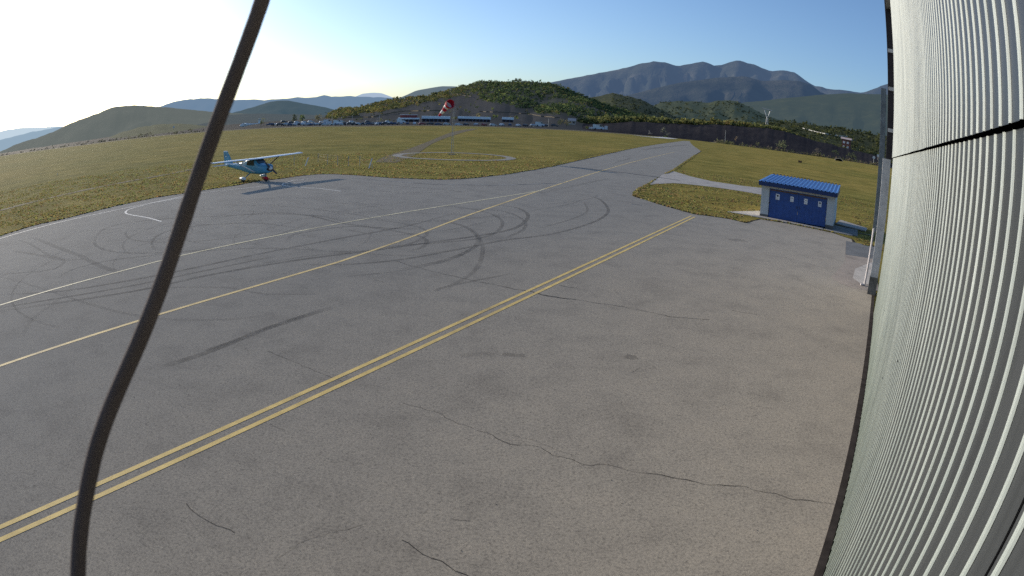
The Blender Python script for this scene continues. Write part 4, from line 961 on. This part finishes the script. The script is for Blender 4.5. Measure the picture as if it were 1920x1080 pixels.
for s in (-1, 1):
    mb = MB(); mb.tube([(.25, s*.52, .86), (.05, s*2.75, 2.02)], [.06, .05], 8); mb.build('wing_strut', M['dark_metal'] if s > 0 else M['white_paint'], ac)
    mb = MB(); mb.loft([airfoil(s*5.48, .46, -.70, 2.12, .14), airfoil(s*5.62, .30, -.62, 2.14, .05)]); mb.build('wing_tip', M['sock_white'], ac)
    # main gear
    mb = MB(); mb.tube([(-.5, s*.42, .72), (-.5, s*.85, .48), (-.5, s*1.22, .26)], [.05, .045, .04], 8); g_ = mb.build('landing_gear_leg', M['aircraft_teal'], ac)
    mb = MB(); mb.tube([(-.5, s*1.28-.08, .21), (-.5, s*1.28+.08, .21)], .21, 16); mb.build('wheel', M['black_rubber'], ac)
    mb = MB(); mb.loft([[(x, s*1.28+wd*math.cos(a), z+h*math.sin(a)) for a in [2*math.pi*k/12 for k in range(12)]] for x, wd, h, z in ((-.05, .04, .05, .26), (-.2, .13, .14, .29), (-.5, .15, .17, .31), (-.8, .1, .12, .3), (-1.1, .03, .04, .3))]); mb.build('wheel_fairing', M['white_paint'], ac, True)
    # side windows
    for nm, q in (('side_window', [(.30, 1.42), (-.30, 1.42), (-.30, 1.88), (.18, 1.88)]), ('side_window', [(-.36, 1.42), (-.92, 1.46), (-.80, 1.86), (-.36, 1.88)])):
        mb = MB(); yy = [s*(.555 if z < 1.6 else .535) for x, z in q]
        mb.hexa([(x, y_-s*.05, z) for (x, z), y_ in zip(q, yy)] + [(x, y_+s*.012, z) for (x, z), y_ in zip(q, yy)]); mb.build(nm, M['dark_glass'], ac)
mb = MB(); mb.hexa([(.82, -.42, 1.60), (.84, .42, 1.60), (.39, .46, 1.93), (.39, -.46, 1.93), (.88, -.42, 1.64), (.88, .42, 1.64), (.43, .46, 1.97), (.43, -.46, 1.97)]); mb.build('windscreen', M['dark_glass'], ac)
mb = MB(); mb.hexa([(-1.22, -.36, 1.93), (-1.22, .36, 1.93), (-2.0, .24, 1.60), (-2.0, -.24, 1.60), (-1.22, -.36, 1.99), (-1.22, .36, 1.99), (-2.0, .24, 1.66), (-2.0, -.24, 1.66)]); mb.build('rear_window', M['dark_glass'], ac)
mb = MB()
for s in (-1, 1): mb.hexa([(-1.0, s*.50, 1.90), (-1.2, s*.50, 1.93), (-2.15, s*.36, 1.50), (-2.2, s*.36, 1.34), (-1.0, s*.56, 1.92), (-1.2, s*.54, 1.95), (-2.15, s*.40, 1.52), (-2.2, s*.40, 1.34)])
mb.build('white_stripe', M['white_paint'], ac)
mb = MB()
for s in (-1, 1): mb.hexa([(-4.45, s*.04, 1.33), (-5.3, s*.04, 1.33), (-5.25, s*1.75, 1.36), (-4.75, s*1.75, 1.36), (-4.5, s*.04, 1.45), (-5.3, s*.04, 1.38), (-5.25, s*1.75, 1.39), (-4.8, s*1.75, 1.43)])
mb.build('tailplane', M['white_paint'], ac)
mb = MB(); mb.hexa([(-3.9, -.05, 1.45), (-5.4, -.05, 1.40), (-5.4, .05, 1.40), (-3.9, .05, 1.45), (-4.95, -.03, 2.62), (-5.65, -.03, 2.62), (-5.65, .03, 2.62), (-4.95, .03, 2.62)]); fin = mb.build('tail_fin', M['aircraft_teal'], ac)
mb = MB(); mb.hexa([(-4.93, -.04, 2.6), (-5.68, -.04, 2.6), (-5.68, .04, 2.6), (-4.93, .04, 2.6), (-5.0, -.02, 2.7), (-5.62, -.02, 2.7), (-5.62, .02, 2.7), (-5.0, .02, 2.7)]); mb.build('fin_cap', M['white_paint'], fin)
mb = MB()
for s in (-1, 1):
    mb.quad((-5.0, s*.05, 2.12), (-5.3, s*.05, 2.12), (-5.3, s*.05, 2.2), (-5.05, s*.05, 2.2)); mb.quad((-5.1, s*.048, 2.24), (-5.25, s*.048, 2.24), (-5.28, s*.046, 2.36), (-5.18, s*.046, 2.36), 1)
mb.build('fin_emblem', [M['white_paint'], M['ink']], fin)
mb = MB(); mb.loft([[(x, r*math.cos(a), 1.2+r*math.sin(a)) for a in [2*math.pi*k/14 for k in range(14)]] for x, r in ((1.98, .19), (2.12, .17), (2.25, .1), (2.31, .02))]); sp = mb.build('spinner', M['white_paint'], ac, True)
pa = R(52)
for s in (-1, 1):
    mb = MB(); e = Vector((0, math.sin(pa), -math.cos(pa)))*s; q = Vector((0, math.cos(pa), math.sin(pa)))
    def bl(rr_, w_, tw): return [Vector((2.12+tw, 0, 1.2))+e*rr_-q*w_, Vector((2.12-tw, 0, 1.2))+e*rr_+q*w_]
    a0 = bl(.1, .07, .05); a1 = bl(.45, .105, .035); a2 = bl(.93, .06, .01); o_ = Vector((.03, 0, 0))
    mb.loft([[a0[0], a0[1], a0[1]+o_, a0[0]+o_], [a1[0], a1[1], a1[1]+o_, a1[0]+o_], [a2[0], a2[1], a2[1]+o_, a2[0]+o_]]); mb.build('propeller_blade', M['dark_metal'], ac)
for s in (-1, 1):
    mb = MB(); mb.tube([(1.97, s*.28, 1.14), (2.03, s*.28, 1.14)], .11, 14); mb.build('air_intake', M['black_rubber'], ac)
mb = MB(); mb.tube([(1.35, 0, .72), (1.42, 0, .2)], .05, 8); mb.build('nose_gear_strut', M['dark_metal'], ac)
mb = MB(); mb.tube([(1.42, -.07, .19), (1.42, .07, .19)], .19, 16); mb.build('nose_wheel', M['black_rubber'], ac)
mb = MB(); mb.loft([[(x, w_*math.cos(a), z+h*math.sin(a)) for a in [2*math.pi*k/12 for k in range(12)]] for x, w_, h, z in ((1.78, .03, .04, .25), (1.62, .10, .13, .27), (1.4, .12, .15, .30), (1.15, .08, .1, .3), (.9, .03, .04, .3))]); mb.build('nose_wheel_fairing', M['sock_red'], ac, True)

# ------------------------------------------------------------------ blue shed
SH, SROLL, SW, SD, SHF, SR = 2.119, .02, 5.84, 5.83, 2.32, .27
sh = empty('blue_door_shed', (17.526, 42.574, 0), 0, 'small white shed with a ribbed blue roof and blue double doors', 'shed')
sh.rotation_euler = Matrix(((math.sin(SH), -math.cos(SH), 0), (math.cos(SH), math.sin(SH), 0), (0, 0, 1))).to_euler()
sh.rotation_euler.y = -SROLL
# local: x along the front, y to the back, z up
t_ = .2
mb = MB()
mb.box(0, .62, 0, t_, .22, SHF); mb.box(SW-.62, SW, 0, t_, .22, SHF)
mb.box(0, t_, t_+.002, SD, .22, SHF+.1); mb.box(SW-t_, SW, t_+.002, SD, .22, SHF+.1); mb.box(t_+.002, SW-t_-.002, SD-t_, SD-.002, .22, SHF+.1); mb.box(.622, SW-.622, .02, t_-.02, SHF-.16, SHF)
mb.build('wall', M['shed_render'], sh)
mb = MB()
mb.box(-.012, .628, -.012, t_, -.2, .218); mb.box(SW-.628, SW+.012, -.012, t_, -.2, .218); mb.box(-.012, t_, t_, SD+.01, -.2, .218); mb.box(SW-t_, SW+.012, t_, SD+.01, -.2, .218)
mb.build('plinth', M['plinth_grey'], sh)
def leaf(x0, x1, hx):
    mb = MB(); mb.box(x0, x1, .07, .12, .03, SHF-.17)
    for k in range(3): mb.box(lerp(x0, x1, (k+1)/4)-.008, lerp(x0, x1, (k+1)/4)+.008, .064, .0695, .1, SHF-.25)
    d_ = mb.build('door', M['door_blue'], sh)
    mb = MB(); mb.tube([(hx, .03, 1.0), (hx, .03, 1.18)], .014, 6); mb.build('handle', M['dark_metal'], d_)
    for z in (.45, 1.1, 1.75):
        e_ = x0 if abs(hx-x1) < abs(hx-x0) else x1; mb = MB(); mb.box(e_-.05, e_+.05, .05, .0635, z-.04, z+.04); mb.build('hinge', M['dark_metal'], d_)
    return d_
mid = SW/2; dA = leaf(.64, mid-.01, mid-.12); dB = leaf(mid+.01, SW-.64, mid+.12)
for dl, x, z, w_, h_, inky in ((dA, 1.28, 1.62, .30, .42, 1), (dA, 2.42, 1.62, .27, .38, 0), (dB, 3.52, 1.62, .27, .40, 0), (dB, 4.64, 1.60, .27, .40, 1)):
    mb = MB(); mb.box(x-w_/2, x+w_/2, .056, .0635, z-h_/2, z+h_/2, 0)
    for k in range(4): mb.quad((x-w_*.36, .0545, z-h_*.14-k*.055), (x+w_*rnd.uniform(.1, .38), .0545, z-h_*.14-k*.055), (x+w_*rnd.uniform(.1, .38), .0545, z-h_*.11-k*.055), (x-w_*.36, .0545, z-h_*.11-k*.055), 1 if inky else 2)
    ids = [mb.vert((x+w_*(.27 if inky else .22)*math.cos(a), .054, z+h_*.18+h_*(.18 if inky else .12)*math.sin(a))) for a in [2*math.pi*k/12 for k in range(12)]]; mb.face(ids, 1 if inky else 2)
    mb.build('notice', [M['notice_white'], M['ink'], M['galv']], dl)
mb = MB(); mb.box(.70, mid-.06, .055, .0625, SHF-.30, SHF-.22); mb.build('top_rail', M['timber'], dA)
mb = MB(); mb.box(mid+.06, SW-.70, .055, .0625, SHF-.30, SHF-.22); mb.build('top_rail', M['timber'], dB)
mb = MB(); f0 = SHF+.30; mb.box(-.18, SW+.18, -.47, -.44, SHF, f0-.02); mb.box(-.18, SW+.18, -.44, -.002, SHF+.002, SHF+.02); mb.build('fascia', M['fascia_blue'], sh)
mb = MB()
for x in (-.18, SW+.15): mb.hexa([(x, -.44, SHF+.02), (x+.03, -.44, SHF+.02), (x+.03, SD+.3, SHF+.02), (x, SD+.3, SHF+.02), (x, -.44, f0-.022), (x+.03, -.44, f0-.022), (x+.03, SD+.3, f0+SR-.022), (x, SD+.3, f0+SR-.022)])
mb.build('side_fascia', M['fascia_blue'], sh)
mb = MB(); rib = []; x = -.2; per = (SW+.4)/20
while x < SW+.2-1e-6:
    rib += [(x, 0), (x+per*.55, 0), (x+per*.66, .055), (x+per*.9, .055)]; x += per
rib.append((SW+.2, 0))
y0, y1 = -.50, SD+.35; z1 = SR*(y1-y0)/(SD+.5)
a = [mb.vert((x, y0, f0+h)) for x, h in rib]; b = [mb.vert((x, y1, f0+z1+h)) for x, h in rib]
for i in range(len(rib)-1): mb.face((a[i], a[i+1], b[i+1], b[i]))
ro = mb.build('roof', M['roof_blue'], sh)
md = ro.modifiers.new('s', 'SOLIDIFY'); md.thickness = .012; md.offset = -1
mb = MB(); lo_ = [mb.vert((-.2+(SW+.4)*k/80, y1, f0+z1+.060)) for k in range(81)]; hi_ = [mb.vert((-.2+(SW+.4)*k/80, y1, f0+z1+(.105 if (k//2) % 2 else .066))) for k in range(81)]
for k in range(80): mb.face((lo_[k], lo_[k+1], hi_[k+1], hi_[k]))
mb.build('ridge_flashing', M['gap_black'], sh)
# pads about the shed
ex = Vector((math.sin(SH), math.cos(SH), 0)); ey = Vector((-math.cos(SH), math.sin(SH), 0)); so = Vector((17.526, 42.574, 0))
def SP(x, y, z=0): p = so + ex*x + ey*y; return Vector((p.x, p.y, z))
def slab(name, c, z0, z1, mat):
    mb = MB(); mb.hexa([(*p[:2], z0) for p in c] + [(*p[:2], z1) for p in c]); o = bevel(mb.build(name, M[mat]), .02); return tag(o, kind='structure')
slab('kerb', [SP(-.5, -.85), SP(5.1, -.85), SP(5.1, -.03), SP(-.5, -.03)], -.05, .07, 'concrete')
slab('kerb', [SP(5.16, -.85), SP(7.5, -.85), SP(7.5, -.5), SP(5.16, -.5)], -.05, .075, 'concrete')
slab('pavement', [SP(5.16, -.48), SP(7.9, -.48), SP(7.9, 3.2), SP(5.9, 3.2)], -.05, .06, 'concrete_dark')
slab('pavement', [SP(-2.4, -.9), SP(-.06, -.55), SP(-.06, 3.4), SP(-.5, 3.4)], -.05, .05, 'concrete_pale')
slab('pavement', [SP(5.92, 4.2), SP(8.6, 3.5), SP(8.8, 5.6), SP(6.2, 7.6)], -.05, .12, 'concrete')
mb = MB(); q = [SP(5.98, 4.0), SP(8.5, 3.35), SP(8.5, 3.48), SP(5.98, 4.15)]; mb.hexa([(*p[:2], -.03) for p in q]+[(*p[:2], .03) for p in q]); tag(mb.build('drain_slot', M['gap_black']), kind='structure')
# concrete apron corner at the foot of the hangar pillar
sheet('pavement', [wob(G2(*p), .06) for p in [(1558, 520), (1577, 502), (1585, 490), (1584, 457), (1610, 459), (1640, 463), (1646, 545), (1625, 545), (1598, 541), (1572, 530)]], .017, M['concrete_brown'])
sheet('concrete_patch', [wob(G2(*p), .15) for p in [(1603, 505), (1622, 497), (1634, 492), (1634, 535), (1612, 532), (1600, 522)]], .021, M['concrete_pale'])
sheet('pavement', [G2(*p) for p in [(1586, 452), (1640, 463), (1640, 486), (1585, 478)]], .022, M['concrete_dark'])
line('kerb_line', [G2(*p) for p in [(1604, 474), (1637, 477.5)]], .12, 'faint_white_paint', z=.027, smooth=False)
line('kerb_line', [G2(*p) for p in [(1603, 437), (1636, 442)]], .25, 'faint_white_paint', z=.03, smooth=False)

# ------------------------------------------------------------------ hangar
hg = empty('hangar', W(11, .7, 0), 0, 'tall hangar clad in ribbed pale metal along the right side', 'hangar')
ho = W(11, .7, 0)
def hv(s, v, z): p = W(s, v, z)-ho; return (p.x, p.y, p.z)
PER = .235
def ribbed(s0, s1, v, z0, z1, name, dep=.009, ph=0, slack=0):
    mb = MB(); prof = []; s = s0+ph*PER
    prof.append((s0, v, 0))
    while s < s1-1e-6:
        # (along, out, material of the facet that starts here; the black one paints groove shade)
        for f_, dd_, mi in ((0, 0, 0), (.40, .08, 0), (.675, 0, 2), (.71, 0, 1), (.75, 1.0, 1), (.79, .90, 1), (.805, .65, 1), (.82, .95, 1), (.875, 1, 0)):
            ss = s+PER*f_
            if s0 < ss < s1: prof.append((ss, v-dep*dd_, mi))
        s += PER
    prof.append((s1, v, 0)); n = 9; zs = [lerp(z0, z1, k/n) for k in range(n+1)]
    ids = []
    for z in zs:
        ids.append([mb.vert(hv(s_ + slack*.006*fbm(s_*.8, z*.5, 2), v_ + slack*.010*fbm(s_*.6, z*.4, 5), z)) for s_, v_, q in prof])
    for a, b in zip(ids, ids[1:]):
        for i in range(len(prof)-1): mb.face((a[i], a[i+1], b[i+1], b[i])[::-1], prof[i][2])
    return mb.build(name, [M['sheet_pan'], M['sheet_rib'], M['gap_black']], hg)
# sliding door leaves
edges = [-7.1, -2.83, 1.44, 5.71, 9.98, 14.25, 18.52, 22.8]
for a, b in zip(edges, edges[1:]):
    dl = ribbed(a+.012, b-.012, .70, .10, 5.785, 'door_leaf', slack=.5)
    for s in (a+.004, b-.018):
        mb = MB(); mb.hexa([hv(s, .703, .1), hv(s+.013, .703, .1), hv(s+.013, .78, .1), hv(s, .78, .1), hv(s, .703, 5.74), hv(s+.013, .703, 5.74), hv(s+.013, .78, 5.74), hv(s, .78, 5.74)]); mb.build('edge_frame', M['gap_black'], dl)
    for k in range(2):
        mb = MB(); s = lerp(a, b, .27+.46*k); z = 3.4-.9*k; mb.tube([hv(s, .655, z), hv(s, .648, z+.0)], .012, 8); mb.build('bolt', M['gap_black'], dl)
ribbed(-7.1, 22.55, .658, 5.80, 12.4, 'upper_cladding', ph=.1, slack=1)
def hbox(s0, s1, v0, v1, z0, z1, name, mat):
    mb = MB(); mb.hexa([hv(s0, v0, z0), hv(s0, v1, z0), hv(s1, v1, z0), hv(s1, v0, z0), hv(s0, v0, z1), hv(s0, v1, z1), hv(s1, v1, z1), hv(s1, v0, z1)]); return mb.build(name, M[mat], hg)
hbox(-7.1, 22.9, .80, .95, 0, 12.35, 'backing_wall', 'gap_black')
hbox(-7.1, 22.5, .675, .795, 5.90, 5.97, 'door_header', 'gap_black')
hbox(-7.1, 26.3, .545, .69, 0.0, .028, 'door_track', 'track_brown')
hbox(26.35, 26.95, .33, .70, 0, 5.75, 'pillar', 'pillar_grey')
hbox(26.30, 27.0, .31, .72, 0, .75, 'pillar_base', 'plinth_grey')
hbox(26.5, 26.9, .47, .80, 5.76, 12.9, 'corner_post', 'post_dark')
for z in (6.9, 8.7, 10.4): hbox(26.42, 26.49, .5, .8, z, z+.16, 'bracket', 'pillar_grey')
hbox(28.6, 29.0, .14, .42, 2.4, 9.0, 'side_frame', 'fin_grey')
mb = MB(); mb.tube([hv(27.87, .10, .05), hv(27.87, .12, .12), hv(27.87, .15, .8), hv(27.87, .19, 2.6)], .055, 10); mb.tube([hv(27.87, .10, .06), hv(27.80, -.08, .05)], .055, 10); mb.build('drain_pipe', M['drain_white'], hg)
hbox(-7.1, 27, .96, 22, .02, 12.3, 'hall', 'fin_grey')
mb = MB(); mb.loft([[hv(-7.6, .5, 12.42), hv(-7.6, 11, 14.4), hv(-7.6, 22.4, 12.42), hv(-7.6, 11, 14.2)], [hv(27.3, .5, 12.42), hv(27.3, 11, 14.4), hv(27.3, 22.4, 12.42), hv(27.3, 11, 14.2)]]); mb.build('roof', M['hangar_roof'], hg)

# ------------------------------------------------------------------ slack cable hanging close to the lens
cp = [(520, -90, .60), (497, -20, .58), (488, 12, .57), (462, 85, .56), (432, 165, .55), (402, 245, .54), (372, 330, .53), (340, 425, .52), (305, 530, .51), (262, 640, .50), (217, 740, .49), (183, 830, .48), (163, 920, .475), (150, 1000, .47), (146, 1080, .47), (146, 1180, .47)]
P = [Vector((0, 0, CAM_H)) + ray(x, y)*d_ for x, y, d_ in cp]
e0 = P[0] + (P[0]-P[2]).normalized()*.5; e1 = P[-1] + (P[-1]-P[-3]).normalized()*.35
top = [e0, e0+Vector((0, -.5, .35)), W(-.6, .56, e0.z+.5)]; bot = [e1, e1+Vector((.05, -.25, -.2)), W(-.5, .62, e1.z-.3)]
mb = MB(); full = top[::-1] + P + bot
pts = []
for i in range(len(full)-1):
    a, b, c, d = full[max(i-1, 0)], full[i], full[i+1], full[min(i+2, len(full)-1)]
    for k in range(6):
        t = k/6; pts.append(.5*((2*b)+(c-a)*t+(2*a-5*b+4*c-d)*t*t+(3*b-3*c+d-a)*t**3))
pts.append(full[-1]); 
for _ in range(10): pts = [pts[0]] + [(pts[i-1]+pts[i]*2+pts[i+1])/4 for i in range(1, len(pts)-1)] + [pts[-1]]
mb.tube(pts, [lerp(.0084, .0066, i/len(pts)) + .00025*fbm(i*.31, 4) for i in range(len(pts))], 12)
tag(mb.build('cable', M['cable_sheath'], None, True), 'black slack cable hanging across the left foreground', 'cable')

# ------------------------------------------------------------------ light
SUN_AZ, SUN_EL = -53, 16.5
w = bpy.data.worlds.new('World'); scene.world = w; w.use_nodes = True; nt = w.node_tree
sky = nt.nodes.new('ShaderNodeTexSky'); sky.sky_type = 'NISHITA'; sky.sun_disc = False; sky.sun_elevation = R(SUN_EL); sky.sun_rotation = R(SUN_AZ)
sky.air_density = 1.0; sky.dust_density = 1.2; sky.ozone_density = 2.5; sky.altitude = 200
tn = nt.nodes.new('ShaderNodeMix'); tn.data_type = 'RGBA'; tn.blend_type = 'MULTIPLY'; tn.inputs[0].default_value = 1; tn.inputs[7].default_value = (.86, .98, 1.16, 1); nt.links.new(sky.outputs[0], tn.inputs[6]); nt.links.new(tn.outputs[2], nt.nodes['Background'].inputs[0]); nt.nodes['Background'].inputs[1].default_value = .15
sl = bpy.data.lights.new('sun', 'SUN'); sl.energy = 4.4; sl.angle = R(.5); sl.color = (1, .90, .76)
so_ = bpy.data.objects.new('sun', sl); col.objects.link(so_)
sd = Vector((math.sin(R(SUN_AZ))*math.cos(R(SUN_EL)), math.cos(R(SUN_AZ))*math.cos(R(SUN_EL)), math.sin(R(SUN_EL))))
so_.rotation_euler = sd.to_track_quat('Z', 'Y').to_euler()

# ------------------------------------------------------------------ camera
cam = bpy.data.cameras.new('camera'); co = bpy.data.objects.new('camera', cam); col.objects.link(co); scene.camera = co
cam.type = 'PANO'; cam.sensor_fit = 'HORIZONTAL'; cam.sensor_width = 36; cam.clip_start = .02; cam.clip_end = 40000; cam.dof.use_dof = True; cam.dof.focus_distance = 45; cam.dof.aperture_fstop = 20
pc = cam.cycles if not hasattr(cam, 'panorama_type') else cam
pc.panorama_type = 'FISHEYE_LENS_POLYNOMIAL'; pc.fisheye_fov = R(160)
pc.fisheye_polynomial_k0 = 0; pc.fisheye_polynomial_k1 = -K1/18; pc.fisheye_polynomial_k2 = 0; pc.fisheye_polynomial_k3 = -K3/18**3; pc.fisheye_polynomial_k4 = 0
Rr, Uu, Ff = todir(1, 0, 0), todir(0, 1, 0), todir(0, 0, 1)
co.matrix_world = Matrix(((Rr.x, Uu.x, -Ff.x, 0), (Rr.y, Uu.y, -Ff.y, 0), (Rr.z, Uu.z, -Ff.z, CAM_H), (0, 0, 0, 1)))
scene.view_settings.view_transform = 'Standard'; scene.view_settings.look = 'None'; scene.view_settings.exposure = 0
scene.cycles.max_bounces = 6; scene.cycles.transparent_max_bounces = 12
scene.cycles.use_denoising = False
